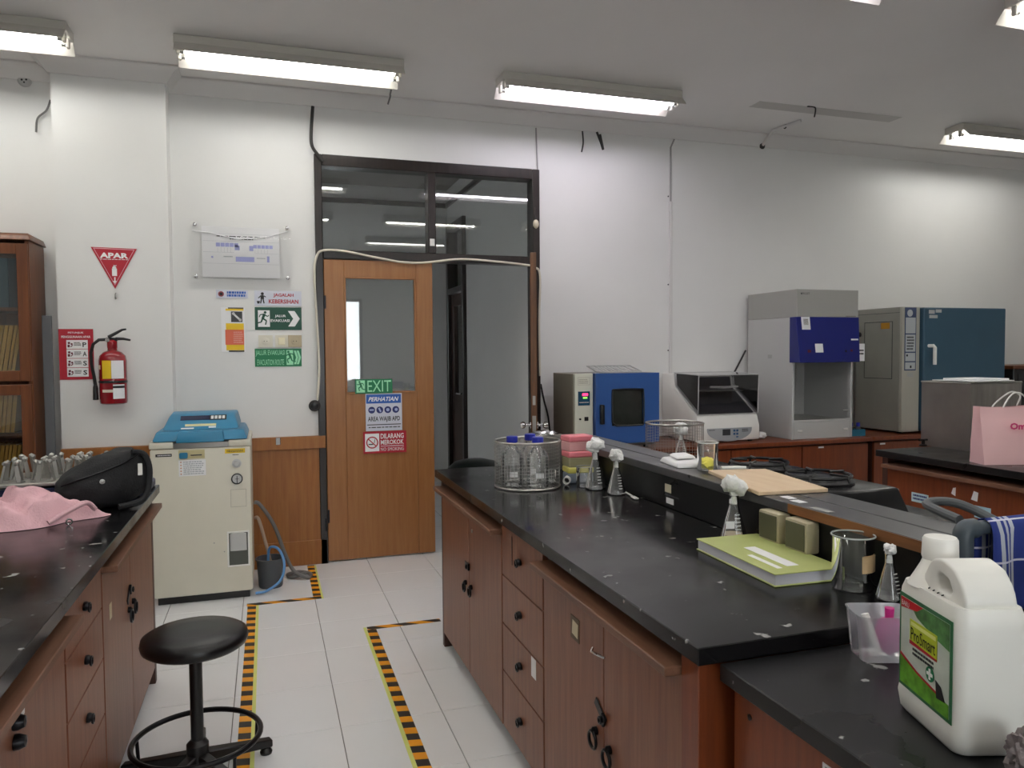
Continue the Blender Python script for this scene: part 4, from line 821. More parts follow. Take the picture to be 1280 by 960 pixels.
# drying oven
t = thing('drying_oven', 'blue and cream drying oven with a dark window on the wall counter', 'oven', (2.125, 0.17, CT))
Wo, Do, Ho = 0.62, 0.40, 0.525
B(0, Wo, 0.03, Do, 0.02, Ho).build('casing', mat('oven_side', '8d887c', 0.45), t, bevel=0.004)
for x in (0.05, Wo-0.05):
    for y in (0.07, Do-0.05): MB().lathe([(0.018, 0), (0.015, 0.02)], 12, (x, y, 0)).build('foot', M_black, t)
cp = B(0.0, 0.135, 0, 0.03, 0.02, Ho).build('control_panel', mat('panel_cream', 'd5d6c6', 0.45), t, bevel=0.003)
dsp = B(0.025, 0.11, -0.004, 0, 0.31, 0.405).build('display', mat('display_blue', '1d4a66', 0.25), cp)
B(0.055, 0.095, -0.0052, -0.004, 0.375, 0.392).build('red_digits', mat('led_red', (1.0, 0.03, 0.12, 1), 0.4, emit=2.2), cp, smooth=0)
B(0.06, 0.09, -0.0052, -0.004, 0.357, 0.366).build('green_digits', mat('led_green', (0.25, 1.0, 0.1, 1), 0.4, emit=1.2), cp, smooth=0)
dashes(cp, 0.032, 0.102, 0.325, 0.336, 1, M_lgrey, -0.0052)
for q in (rect(0.022, 0.112, 0.498, 0.5), rect(0.022, 0.112, 0.448, 0.45), rect(0.022, 0.024, 0.45, 0.498), rect(0.11, 0.112, 0.45, 0.498)): flat(cp, 'plate_line', [q], MATS['seam'], -0.0008)
dashes(cp, 0.03, 0.10, 0.455, 0.49, 3, MATS['seam'], -0.0008)
B(0.07, 0.098, -0.008, 0, 0.205, 0.232).build('rocker_switch', M_black, cp, bevel=0.002); MB().lathe([(0.007, 0), (0.007, -0.008), (0, -0.009)], 12, (0.038, 0, 0.218), 'y').build('fuse_cap', M_black, cp)
dr = MB()
for q in ((0.14, 0.26, 0.045, Ho), (0.50, Wo, 0.045, Ho), (0.26, 0.50, 0.045, 0.165), (0.26, 0.50, 0.415, Ho)): dr.box(q[0], q[1], -0.035, 0.028, q[2], q[3])
bm_o = dr.build('door', M_blue, t)
B(0.26, 0.50, -0.02, 0.02, 0.165, 0.415).build('door_window', mat('oven_window', '2c302c', 0.12, var=0.25, vscale=14), bm_o, bevel=0.002)
MB().tube(smooth_path([(0.262, -0.036, 0.19), (0.262, -0.036, 0.39), (0.29, -0.036, 0.413), (0.47, -0.036, 0.413), (0.498, -0.036, 0.39), (0.498, -0.036, 0.19), (0.47, -0.036, 0.167), (0.29, -0.036, 0.167)], 3)+[], 0.006, 6, closed=True).build('window_gasket', M_black, bm_o)
B(0.165, 0.195, -0.065, -0.035, 0.18, 0.315).build('handle', M_black, bm_o, bevel=0.008, seg=2)
wr = thing('wire_shelf', 'loose wire rack lying on top of the blue oven', 'wire rack', (2.30, 0.20, CT+Ho+0.0005)); wr.rotation_euler = (math.radians(8), 0, 0)
mb = MB(); mb.tube([(0, 0, 0.008), (0.34, 0, 0.008), (0.38, 0.26, 0.008), (0.04, 0.26, 0.008)], 0.005, 6, closed=True); mb.build('rim', M_lgrey, wr)
for i in range(1, 12): MB().tube([(0.34*i/12, 0.0, 0.008), (0.34*i/12+0.04, 0.26, 0.008)], 0.0028, 5).build('rod', M_lgrey, wr)
# shaking incubator
t = thing('shaking_incubator', 'white shaking incubator with a raised clear hood on the wall counter', 'shaker', (3.11, 0.22, CT))
Ws = 0.52; body = [(0.0, 0.015), (0.0, 0.12), (0.03, 0.20), (0.33, 0.39), (0.36, 0.50), (0.53, 0.50), (0.53, 0.015)]
MB().prism(body, 0, Ws, 'yz').build('body', M_white, t, bevel=0.008, seg=2)
MB().prism([(0.045, 0.2105), (0.33, 0.391), (0.345, 0.47), (0.338, 0.47), (0.322, 0.398), (0.04, 0.2185)], 0.03, Ws-0.03, 'yz').build('dark_deck', mat('deck_dark', '56565a', 0.35), t)
dk = B(0.06, Ws-0.06, 0.12, 0.30, 0.30, 0.306).build('shaking_platform', M_steel, t)
dk.location = (0, 0, 0.07); MB().tube([(0.16, 0.10, 0.405), (0.28, 0.095, 0.40), (0.40, 0.10, 0.405)], [0.008, 0.01, 0.007], 8).build('spring_bar', M_white, t)
MB().lathe([(0.055, -0.01), (0.055, 0.0), (0.035, 0.004), (0.03, -0.006), (0.012, -0.006), (0.012, 0.008), (0, 0.009)], 24, (0.12, 0.325, 0.43), 'y').build('fan', M_dgrey, t)
hood = MB(); sid = [(0.02, 0.215), (0.01, 0.495), (0.35, 0.505), (0.335, 0.405)]
for a in (0.004, Ws-0.008): hood.prism(sid, a, a+0.004, 'yz')
hood.hexa([(0.004, 0.008, 0.495), (Ws-0.004, 0.008, 0.495), (Ws-0.004, 0.352, 0.505), (0.004, 0.352, 0.505)], [(0.004, 0.008, 0.499), (Ws-0.004, 0.008, 0.499), (Ws-0.004, 0.352, 0.509), (0.004, 0.352, 0.509)])
hood.hexa([(0.004, 0.016, 0.215), (Ws-0.004, 0.016, 0.215), (Ws-0.004, 0.02, 0.215), (0.004, 0.02, 0.215)], [(0.004, 0.006, 0.495), (Ws-0.004, 0.006, 0.495), (Ws-0.004, 0.01, 0.495), (0.004, 0.01, 0.495)])
ho = hood.build('hood', M_smoke, t, smooth=0)
eg = MB()
for a in (0.006, Ws-0.006): eg.tube([(a, 0.016, 0.215), (a, 0.006, 0.497), (a, 0.35, 0.507)], 0.004, 6); eg.tube([(a, 0.018, 0.213), (a, 0.33, 0.405)], 0.005, 6)
eg.tube([(0.006, 0.006, 0.497), (Ws-0.006, 0.006, 0.497)], 0.004, 6); eg.tube([(0.006, 0.35, 0.507), (Ws-0.006, 0.35, 0.507)], 0.006, 6)
eg.build('hood_edge', M_lgrey, ho)
pan = MB(); pts = [(0.26+0.19*math.cos(PI*i/16), 0.155-0.085*math.sin(PI*i/16)) for i in range(17)]; pts = [(0.07, 0.175)]+[(0.45, 0.175)]+pts
pn_ = MB().prism([(p[0], p[1]-0.01) for p in [(0.45, 0.118)]+[(0.26+0.19*math.cos(PI*i/16), 0.105-0.085*math.sin(PI*i/16)) for i in range(17)]+[(0.07, 0.118)]], -0.0025, -0.0005).build('control_panel', mat('panel_grey', 'a3a8ac', 0.4), t, smooth=0)
B(0.20, 0.265, -0.005, -0.0025, 0.055, 0.10).build('display', M_dgrey, pn_, smooth=0); flats(pn_, 'key', [rect(0.29+i*0.025, 0.308+i*0.025, 0.08-j*0.024, 0.095-j*0.024) for i in range(2) for j in range(2)]+[rect(0.315, 0.333, 0.036, 0.046)], mat('key_blue', '3a5f8a', 0.4), -0.0045); dashes(pn_, 0.085, 0.135, 0.092, 0.1, 1, M_print, -0.0032); dashes(pn_, 0.365, 0.42, 0.075, 0.1, 3, M_dgrey, -0.0032)
for x in (0.05, Ws-0.05):
    for y in (0.05, 0.48): MB().lathe([(0.018, 0), (0.015, 0.016)], 12, (x, y, 0)).build('foot', M_black, t)
cable('shaker_cord', 'black power cord rising behind the shaker toward the clean-air cabinet', [px(905, 482, Y=0.77), px(915, 470, Y=0.77), px(925, 452, Y=0.77), px(932, 438, Y=0.775)], 0.007, M_cable, 'cord')
# clean-air cabinet
t = thing('clean_air_cabinet', 'tall grey clean-air cabinet with a cobalt blue front panel on the wall counter', 'clean bench', (3.90, 0.20, CT))
Wc, Dc, Hc = 0.56, 0.55, 1.125
B(0, 0.02, 0, Dc, 0.0, 0.919).build('side_wall', M_lgrey, t, bevel=0.002); B(Wc-0.02, Wc, 0, Dc, 0, 0.919).build('side_wall', M_lgrey, t, bevel=0.002)
B(0.02, Wc-0.02, Dc-0.02, Dc, 0, 0.919).build('back_wall', M_lgrey, t, smooth=0)
sillb = B(0.02, Wc-0.02, 0.0, Dc-0.02, 0.0, 0.13).build('base', M_lgrey, t, bevel=0.002)
for x in (0.05, Wc-0.09): B(x, x+0.045, -0.006, 0, 0.055, 0.072).build('bolt', M_white, sillb, bevel=0.003)
B(0.025, Wc-0.025, 0.005, Dc-0.025, 0.131, 0.137).build('work_tray', M_steel, sillb, smooth=0)
hd = B(0.0, Wc, -0.05, Dc, 0.92, Hc).build('filter_housing', mat('housing_grey', 'a3a39e', 0.45), t, bevel=0.003)
txt(hd, 'MYCOT', 0.03, 0.11, Hc-0.04, Hc-0.024, M_dgrey, -0.0508, 0.01); dashes(hd, 0.44, 0.535, 0.925, 0.932, 1, M_dgrey, -0.0508)
pf = MB().hexa([(-0.012, -0.10, 0.58), (Wc-0.025, -0.10, 0.58), (Wc-0.025, 0.02, 0.58), (-0.012, 0.02, 0.58)], [(-0.012, -0.052, 0.92), (Wc+0.005, -0.052, 0.92), (Wc+0.005, 0.02, 0.92), (-0.012, 0.02, 0.92)]).build('front_panel', M_cobalt, t, bevel=0.003)
def pfy(z): return -0.10+0.048*(z-0.58)/0.34-0.0022
def pst(x0, x1, z0, z1, m, nm): return MB().hexa([(x0, pfy(z0), z0), (x1, pfy(z0), z0), (x1, pfy(z0)+0.0015, z0), (x0, pfy(z0)+0.0015, z0)], [(x0, pfy(z1), z1), (x1, pfy(z1), z1), (x1, pfy(z1)+0.0015, z1), (x0, pfy(z1)+0.0015, z1)]).build(nm, m, pf, smooth=0)
pst(0.032, 0.108, 0.825, 0.92, M_paper, 'taped_label'); pst(0.05, 0.092, 0.86, 0.905, mat('label_tan', '8c8468', 0.6), 'taped_label_print')
pst(0.135, 0.205, 0.655, 0.72, M_paper, 'meter'); pst(0.47, 0.535, 0.745, 0.757, M_paper, 'name_strip')
pst(0.065, 0.095, 0.655, 0.675, mat('dark_red', '5b1626', 0.4), 'rocker_switch'); pst(0.405, 0.42, 0.655, 0.672, M_black, 'rocker_switch'); pst(0.455, 0.475, 0.66, 0.676, MATS['dark_red'], 'rocker_switch')
B(0.03, Wc-0.03, 0.025, 0.03, 0.14, 0.60).build('sash', M_acryl, t, smooth=0)
for x in (0.03, Wc-0.075): B(x, x+0.045, 0.012, 0.024, 0.205, 0.213).build('sash_grip', M_lgrey, t)
B(0.02, Wc-0.02, 0.0, 0.01, 0.131, 0.145).build('sash_rail', M_lgrey, t, smooth=0)
ob = B(0.22, 0.30, Dc-0.06, Dc-0.021, 0.44, 0.53).build('inner_socket', M_dgrey, t, bevel=0.004); B(0.255, 0.285, Dc-0.066, Dc-0.06, 0.455, 0.515).build('socket_flap', M_white, ob)
B(-0.0015, 0, 0.24, 0.29, 0.61, 0.64).build('side_plate', M_grey, t, smooth=0)
B(Wc+0.006, Wc+0.11, 0.0, 0.002, 0.585, 0.72).build('hanging_tag', M_paper, t, smooth=0); dashes(t, Wc+0.03, Wc+0.10, 0.63, 0.68, 2, M_dgrey, -0.001); B(Wc, Wc+0.02, 0.0025, 0.004, 0.69, 0.71).build('tape', M_acryl, t, smooth=0)
# cotton wad and blue rack
tag(MB().blob((3.72, 0.33, CT+0.030), 0.04, 0.35, 5, 3, (1.1, 0.9, 0.65)).build('cotton_wad', M_cotton), 'white cotton wad on the counter between shaker and clean-air cabinet', 'cotton')
t = thing('tube_rack', 'small teal rack on the counter beside the clean-air cabinet', 'rack', (4.475, 0.22, CT))
MB().box(0, 0.13, 0, 0.006, 0, 0.05).box(0, 0.13, 0.094, 0.10, 0, 0.05).box(0, 0.006, 0.006, 0.094, 0, 0.05).box(0.124, 0.13, 0.006, 0.094, 0, 0.05).box(0.006, 0.124, 0.006, 0.094, 0, 0.006).build('tray', mat('rack_teal', '1f6f8c', 0.4), t)
for i, (x, y) in enumerate(((0.035, 0.05), (0.095, 0.04))):
    b_ = thing('reagent_bottle', ('small blue-capped bottle at the cabinet end of the teal rack', 'small blue-capped bottle at the incubator end of the teal rack')[i], 'bottle', (4.475+x, 0.22+y, CT+0.0065), 0, 'bottles in the teal rack')
    MB().lathe([(0, 0), (0.02, 0), (0.02, 0.05), (0.011, 0.062), (0.011, 0.072)], 16).build('glass_body', M_glass, b_); MB().lathe([(0.014, 0.066), (0.014, 0.095), (0, 0.096)], 16).build('cap', M_capblue, b_)
# tall incubator
t = thing('incubator', 'large grey incubator with a teal door on the wall counter', 'incubator', (4.94, 0.20, CT))
Wi, Di, Hi = 1.05, 0.50, 1.01
B(0, Wi, 0.03, Di, 0.015, Hi).build('casing', mat('incubator_grey', '98988f', 0.45, var=0.03), t, bevel=0.006)
B(0, 0.175, 0, 0.03, 0.015, Hi).build('control_column', mat('incubator_cream', 'b0aea2', 0.45), t, bevel=0.004)
dd = B(0.185, Wi, -0.03, 0.028, 0.02, Hi-0.005).build('door', M_teal, t, bevel=0.006)
MB().tube([(0.235, -0.03, 0.70), (0.235, -0.075, 0.70), (0.245, -0.08, 0.685), (0.245, -0.08, 0.55)], 0.014, 10).build('door_handle', M_white, dd)
flats(dd, 'sticker', [rect(0.23, 0.29, 0.955, 0.985), rect(0.30, 0.36, 0.965, 0.99), rect(0.235, 0.32, 0.92, 0.945)], M_lgrey, -0.0312)
bl = B(0.02, 0.135, -0.002, 0, 0.505, Hi-0.005).build('label_column', mat('label_navy', '3c4a6a', 0.5), t, smooth=0)
M_lp = mat('label_panel', 'b9bfc2', 0.5); flats(bl, 'label_panel', [rect(0.028, 0.127, 0.80, 0.925), rect(0.028, 0.127, 0.655, 0.79), rect(0.028, 0.127, 0.58, 0.645), rect(0.028, 0.127, 0.515, 0.57), circ(0.07, 0.96, 0.028, 16)], M_lp, -0.0028)
dashes(bl, 0.04, 0.115, 0.665, 0.78, 5, M_dgrey, -0.0036); flat(bl, 'knob_mark', [circ(0.045, 0.625, 0.009, 12), rect(0.075, 0.09, 0.525, 0.545)], M_print, -0.0036); flat(t, 'badge', [rect(0.05, 0.11, 0.455, 0.485)], M_grey, -0.0012)
# side face of the incubator: panel seam, sticker, knob  (normal -X)
sp_ = MB()
for y0, y1, z0, z1 in ((0.10, 0.40, 0.895, 0.90), (0.10, 0.40, 0.435, 0.44), (0.10, 0.105, 0.44, 0.895), (0.395, 0.40, 0.44, 0.895)): sp_.box(-0.0015, -0.0002, y0, y1, z0, z1)
sp_.build('panel_seam', M_dgrey, t, smooth=0); B(-0.0025, -0.0004, 0.13, 0.22, 0.84, 0.89).build('warning_sticker', mat('sticker_amber', 'c08a1c', 0.5), t, smooth=0)
B(-0.0015, -0.0002, 0.03, 0.49, 0.965, 0.968).build('top_seam', M_dgrey, t, smooth=0)
MB().lathe([(0.022, 0), (0.024, -0.02), (0.016, -0.03), (0, -0.031)], 16, (0, 0.455, 0.80), 'x').build('side_knob', M_black, t)
for x in (0.06, Wi-0.06): MB().lathe([(0.02, 0), (0.018, 0.015)], 12, (x, 0.08, 0)).build('foot', M_black, t)
# black appliance further along the counter
t = thing('black_appliance', 'dark brown-topped black appliance right of the tall incubator', 'appliance', (6.15, 0.22, CT))
B(0, 0.7, 0, 0.45, 0.0, 0.50).build('casing', M_black, t, bevel=0.006); B(-0.01, 0.71, -0.01, 0.46, 0.501, 0.53).build('top_board', M_book, t, bevel=0.004); B(0.05, 0.65, -0.004, 0, 0.08, 0.46).build('glass_front', mat('black_glass', '101214', 0.08), t, smooth=0)

# ------------------------------------------------------------------ on the right-hand bench
BT = 0.8705
t = thing('steel_bin', 'large square stainless steel bin on the right-hand bench', 'steel bin', (3.87, -1.335, BT))
mb = MB(); 
mb.box(0, 0.004, 0, 0.33, 0, 0.38).box(0.376, 0.38, 0, 0.33, 0, 0.38).box(0.004, 0.376, 0, 0.004, 0, 0.38).box(0.004, 0.376, 0.326, 0.33, 0, 0.38).box(0.004, 0.376, 0.004, 0.326, 0, 0.004); mb.build('shell', M_brush, t, smooth=0)
mb = MB(); mb.tube([(0, 0, 0.38), (0.38, 0, 0.38), (0.38, 0.33, 0.38), (0, 0.33, 0.38)], 0.005, 6, closed=True); mb.build('rolled_rim', M_steel, t)
o = tag(MB().box(3.90, 4.21, -1.325, -1.05, BT+0.3865, BT+0.392).box(3.95, 4.20, -1.30, -1.08, BT+0.3925, BT+0.402).build('folder', M_paper, bevel=0.002), 'white papers lying across the top of the stainless steel bin', 'papers')
t = thing('gas_tap', 'small black bench tap beside the steel bin', 'tap', (3.84, -1.05, BT)); 
MB().lathe([(0.022, 0), (0.022, 0.008), (0.01, 0.012), (0.01, 0.04), (0, 0.042)], 16).build('stem', M_black, t); MB().tube([(-0.03, 0, 0.036), (0.03, 0, 0.036)], 0.006, 8).build('lever', M_black, t)
t = thing('gift_bag', 'pink paper carrier bag lettered Omija with white cord handles', 'paper bag', (3.50, -1.735, BT), math.radians(-18))
M_pink = mat('bag_pink', 'efc3c4', 0.6, var=0.03, vscale=6, bump=0.15, bscale=9)
mb = MB(); n = 10; fr0 = []; Wb, Hb, Db = 0.34, 0.285, 0.12
def bagpt(u, v, side):
    bulge = 0.03*math.sin(PI*u)*math.sin(PI*min(1, v*1.1)); y = (Db/2)*(1-0.55*v)+bulge*0.4+0.006*noise.noise(Vector((u*5, v*4, side*3))); return (u*Wb-0.006*v*(1 if u < 0.5 else -1), -side*y+Db/2, v*Hb*(1-0.02*math.sin(u*5)))
for side in (1, -1):
    g = [[bagpt(i/n, j/n, side) for i in range(n+1)] for j in range(n+1)]
    v = [p for r in g for p in r]; f = [(j*(n+1)+i, j*(n+1)+i+1, (j+1)*(n+1)+i+1, (j+1)*(n+1)+i) for j in range(n) for i in range(n)]
    mb.add(v, f)
for u in (0, 1):
    v = []; 
    for j in range(n+1): v += [bagpt(u, j/n, 1), (u*Wb+(0.02 if u == 0 else -0.02)*(j/n), Db/2, bagpt(u, j/n, 1)[2]), bagpt(u, j/n, -1)]
    mb.add(v, [(3*j+k, 3*j+k+1, 3*(j+1)+k+1, 3*(j+1)+k) for j in range(n) for k in range(2)])
mb.add([bagpt(0, 0, 1), bagpt(1, 0, 1), bagpt(1, 0, -1), bagpt(0, 0, -1)], [(0, 1, 2, 3)])
bag = mb.build('bag_body', M_pink, t, smooth=50)
for y, dx in ((0.02, 0.0), (0.10, 0.03)): MB().tube(smooth_path([(0.11, y+0.02, 0.24), (0.115, y+0.018, 0.285), (0.15+dx, y+0.01, 0.345), (0.185+dx, y+0.01, 0.352), (0.215+dx, y+0.01, 0.33), (0.235, y+0.018, 0.285), (0.238, y+0.02, 0.24)]), 0.004, 8).build('cord_handle', M_white, t)
txt(t, 'Omija', 0.115, 0.235, 0.165, 0.208, mat('bag_rose', 'd8457f', 0.5), -0.014, 0.02)
t = thing('cable_bundle', 'tangle of black cable behind the pink bag', 'cable', (3.98, -1.62, BT))
MB().tube(smooth_path([(0.12*math.cos(a*0.9)*(1-a*0.02), 0.08*math.sin(a*0.9), 0.012+0.012*a) for a in range(0, 17)], 3), 0.010, 8).build('coil', M_black, t)

# ------------------------------------------------------------------ glassware and tools on the middle bench
def cotton(parent, c, r, seed, sc_=(1, 1, 1)):
    mb = MB()
    for k in range(4):
        a = k*1.7+seed; mb.blob((c[0]+0.45*r*math.cos(a), c[1]+0.45*r*math.sin(a), c[2]+0.3*r*math.sin(a*2.1)), r*0.72, 0.4, seed*3+k, 2, sc_, 2.2)
    return mb.build('cotton_plug', M_cotton, parent, smooth=60)
def flask(label, x, y, z, R, H, seed, cot=0.03, fill=None, rz=0, group='cotton-plugged flasks', scale_marks=True, cork=True):
    t = thing('conical_flask', label, 'flask', (x, y, z), rz, group)
    rn = R*0.33; prof = [(0, 0.001), (R*0.9, 0.0), (R, R*0.1), (R*0.97, R*0.25), (rn*1.15, H*0.72), (rn, H*0.78), (rn, H*0.97), (rn*1.22, H)]
    MB().lathe(prof, 28, cap=False).build('glass_body', M_glass, t, smooth=60)
    if scale_marks: dashes(t, -R*0.12, R*0.3, H*0.16, H*0.62, 6, mat('scale_white', 'd8dad8', 0.6), -R*0.72, 0.28, 'scale_marks', seed)
    if scale_marks:
        ch = [c for c in bpy.data.objects if c.parent == t and c.name.startswith('scale_marks')][0]
        for v in ch.data.vertices:                         # lay the print on the cone
            zz = v.co.z; rr = R*0.97+(rn*1.15-R*0.97)*(zz-R*0.25)/(H*0.72-R*0.25)+0.0012; v.co.x = max(-rr*0.9, min(rr*0.9, v.co.x)); v.co.y = -math.sqrt(max(1e-8, rr*rr-v.co.x**2))
    if fill:
        MB().lathe([(0, 0.003), (R*0.88, 0.002), (R*0.97, R*0.12), (R*0.945, R*0.27), (R*0.88, R*0.42), (0, R*0.42)], 24).build('contents', fill, t, smooth=50)
    if cork: MB().lathe([(rn*0.95, H*0.80), (rn*0.95, H*0.99), (rn*1.1, H+0.012), (0, H+0.02)], 16).build('cotton_stopper', M_cotton, t)
    cotton(t, (0, 0, H+cot*0.85), cot, seed)
    return t
flask('cotton-plugged conical flask with a shaggy double plug beside the tip boxes', 1.447, -1.665, BT, 0.044, 0.155, 1, 0.034)
flask('narrow cotton-plugged conical flask against the bench riser', 1.478, -1.80, BT, 0.038, 0.135, 2, 0.026)
f3 = flask('conical flask of beige medium with a tall cotton plug and paper tag', 1.488, -2.585, BT, 0.041, 0.135, 4, 0.034, mat('beige_medium', 'c9b79c', 0.6), -0.3)
B(-0.034, -0.008, -0.0335, -0.0325, 0.040, 0.062).build('paper_tag', M_paper, f3, smooth=0); wrap(f3, 'neck_tag', M_paper, -80, -45, 0.11, 0.124, 0.0155, 4)
flask('small conical flask with a cream stopper beside the big beaker', 1.497, -3.175, BT, 0.030, 0.105, 6, 0.013, None, 0, 'cotton-plugged flasks')
def beaker(label, x, y, z, R, H, rz=0, group=None, lab=None, m=None, spout=True):
    t = thing('beaker', label, 'beaker', (x, y, z), rz, group)
    g = MB().lathe([(0, 0.001), (R*0.93, 0.0), (R, R*0.1), (R, H*0.97), (R*1.05, H)], 36, cap=False)
    if spout:
        g.v = [((p[0]*(1+0.22*max(0, (p[2]/H-0.9)*10)*math.exp(-((math.atan2(p[1], p[0])-1.2)/0.25)**2)), p[1]*(1+0.22*max(0, (p[2]/H-0.9)*10)*math.exp(-((math.atan2(p[1], p[0])-1.2)/0.25)**2)), p[2])) for p in g.v]
    g.build('glass_body', m or M_glass, t, smooth=60)
    if lab: wrap(t, 'paper_label', lab[0], lab[1], lab[2], lab[3], lab[4], R+0.0012)
    return t
b1 = beaker('large glass beaker with a tan paper label behind the green book', 1.476, -3.085, BT, 0.047, 0.128, 0, None, (mat('kraft_label', 'c2a57c', 0.65), -18, 48, 0.048, 0.088), glass('beaker_glass', (0.9, 0.92, 0.91, 1), 0.03, 1.45, edge=0.3, body=(0.5, 0.52, 0.5, 1), bodyfac=0.04))
MB().ring((0, 0, 0.1285), 0.0485, 0.0022, 'z', 36, 6).build('rolled_rim', mat('rim_glass', 'a9adab', 0.15), b1)
b2 = beaker('small glass beaker with a white oval label in front of the tip boxes', 1.425, -1.60, BT, 0.034, 0.085, 0, None, (M_paper, -5, 22, 0.032, 0.046)); MB().ring((0, 0, 0.0855), 0.035, 0.0016, 'z', 28, 6).build('rolled_rim', MATS['rim_glass'], b2)
# wire basket of bottles
def basket(label, x, y, z, R, H, rz=0):
    t = thing('wire_basket', label, 'wire basket', (x, y, z), rz, 'round wire baskets')
    MB().ring((0, 0, H), R, 0.005, 'z', 48, 8).build('rim', M_steel, t); MB().ring((0, 0, 0.005), R, 0.004, 'z', 48, 8).build('base_ring', M_steel, t)
    ms = MB(); n = 52
    for k in range(n):
        a = 2*PI*k/n; c, s_ = R*math.cos(a), R*math.sin(a); ms.tube([(c, s_, 0.006), (c, s_, H-0.002)], 0.0009, 4, cap=False)
    k = 0.012
    while k < H-0.004: ms.ring((0, 0, k), R, 0.0008, 'z', 40, 4); k += 0.0145
    for k in range(-6, 7):
        u = k*R/7; w = math.sqrt(R*R-u*u); ms.tube([(u, -w, 0.005), (u, w, 0.005)], 0.0012, 4, cap=False); ms.tube([(-w, u, 0.005), (w, u, 0.005)], 0.0012, 4, cap=False)
    o = ms.build('mesh_side', M_steel, t, smooth=0); o['kind'] = 'stuff'
    return t
BX, BY = 1.205, -1.50
basket('round wire mesh basket holding blue-capped bottles on the middle bench', BX, BY, BT, 0.138, 0.195)
def bottle(label, x, y, z, R, H):
    t = thing('reagent_bottle', label, 'bottle', (x, y, z), 0, 'blue-capped bottles in the wire basket')
    MB().lathe([(0, 0.001), (R*0.92, 0), (R, 0.008), (R, H*0.58), (R*0.85, H*0.68), (R*0.38, H*0.80), (R*0.36, H*0.88)], 28, cap=False).build('glass_body', M_glass, t, smooth=60)
    MB().lathe([(R*0.46, H*0.87), (R*0.5, H*0.88), (R*0.5, H*0.99), (R*0.44, H), (0, H)], 20).build('cap', M_capblue, t)
    wrap(t, 'label_patch', M_paper, -30, 10, 0.04, 0.062, R+0.001, 4); return t
for dx, dy, lb in ((-0.066, 0.005, 'blue-capped glass bottle with a white patch nearest the basket edge toward the aisle'), (0.024, -0.066, 'blue-capped glass bottle at the near side of the wire basket'), (0.034, 0.060, 'blue-capped glass bottle at the riser side of the wire basket')):
    bottle(lb, BX+dx, BY+dy, BT+0.008, 0.048, 0.208)
beaker('low glass dish beaker inside the basket of bottles', BX+0.102, BY-0.008, BT+0.008, 0.026, 0.06)
# foil tray behind, tip boxes, tube
t = thing('foil_tray', 'crumpled aluminium tray at the far end of the middle bench', 'tray', (1.368, -1.12, BT))
MB().box(0, 0.15, 0, 0.004, 0, 0.17).box(0, 0.15, 0.116, 0.12, 0, 0.17).box(0, 0.004, 0.004, 0.116, 0, 0.17).box(0.146, 0.15, 0.004, 0.116, 0, 0.17).box(0.004, 0.146, 0.004, 0.116, 0, 0.004).build('tray_shell', M_alu, t, smooth=0)
MB().blob((0.075, 0.06, 0.168), 0.06, 0.4, 9, 3, (1.1, 0.85, 0.3), 4).build('crumpled_foil', M_chrome, t, smooth=15)
M_tb = glass('tip_box_clear', (0.9, 0.88, 0.88, 1), 0.03, 1.4, body=(0.75, 0.72, 0.68, 1), bodyfac=0.45)
pinkl = mat('lid_pink', 'e57f8a', 0.4); yell = mat('lid_yellow', 'd8d06a', 0.4)
for k, (dz, lm, bmx, lb) in enumerate(((0.0, yell, mat('box_blue_grey', '8f9aa8', 0.5), 'yellow-lidded pipette tip box at the bottom of the stack'), (0.068, pinkl, glass('tip_box_straw', (0.9, 0.88, 0.7, 1), 0.03, 1.4, body=(0.7, 0.66, 0.4, 1), bodyfac=0.5), 'pink-lidded pipette tip box in the middle of the stack'), (0.136, pinkl, mat('box_rose', 'd9a3a4', 0.5), 'pink-lidded pipette tip box on top of the stack'))):
    t = thing('tip_box', lb, 'tip box', (1.392+0.004*k, -1.505+0.003*k, BT+dz), 0.08*(k-1), 'stack of pipette tip boxes')
    B(0, 0.115, 0, 0.085, 0, 0.042).build('box_body', bmx, t, bevel=0.004); B(-0.002, 0.117, -0.002, 0.087, 0.0425, 0.0675).build('box_lid', lm, t, bevel=0.004)
t = thing('plastic_tube', 'short white plastic tube lying beside the basket of bottles', 'tube', (1.372, -1.53, BT+0.0165), math.radians(60))
MB().lathe([(0.016, 0), (0.016, 0.06), (0.012, 0.06), (0.012, 0.0), (0.016, 0)], 20, (0, 0, 0), 'x', cap=False).build('tube_wall', M_white, t); MB().lathe([(0.0115, 0.03), (0, 0.03)], 16, (0, 0, 0), 'x').build('tube_web', M_dgrey, t)
t = thing('plastic_spatula', 'white plastic spatula lying at the foot of the bench riser', 'spatula', (1.518, -1.79, BT), math.radians(-98))
MB().tube([(0, 0, 0.006), (0.10, 0.0, 0.006)], 0.004, 8).build('shaft', M_white, t); B(0.10, 0.15, -0.010, 0.010, 0.002, 0.008).build('blade', M_white, t, bevel=0.003)
# book
t = thing('book', 'thick lime green book lying on the black worktop before the socket boxes', 'book', (1.305, -3.02, BT), math.radians(-2))
MB().box(0, 0.2, 0, 0.37, 0.0, 0.003).box(0, 0.2, 0, 0.37, 0.029, 0.032).box(0.197, 0.2, 0, 0.37, 0.003, 0.029).build('cover', mat('book_lime', 'b7c07a', 0.35, var=0.08, vscale=9), t, bevel=0.001)
pg = B(0.004, 0.196, 0.004, 0.366, 0.0035, 0.0285).build('pages', mat('book_pages', 'c9cad3', 0.8), t, smooth=0)
MB().box(0.07, 0.105, 0.05, 0.24, 0.0322, 0.0326).build('title_strip', M_paper, t, smooth=0); MB().box(0.035, 0.05, 0.04, 0.17, 0.0322, 0.0326).build('title_strip', M_paper, t, smooth=0)
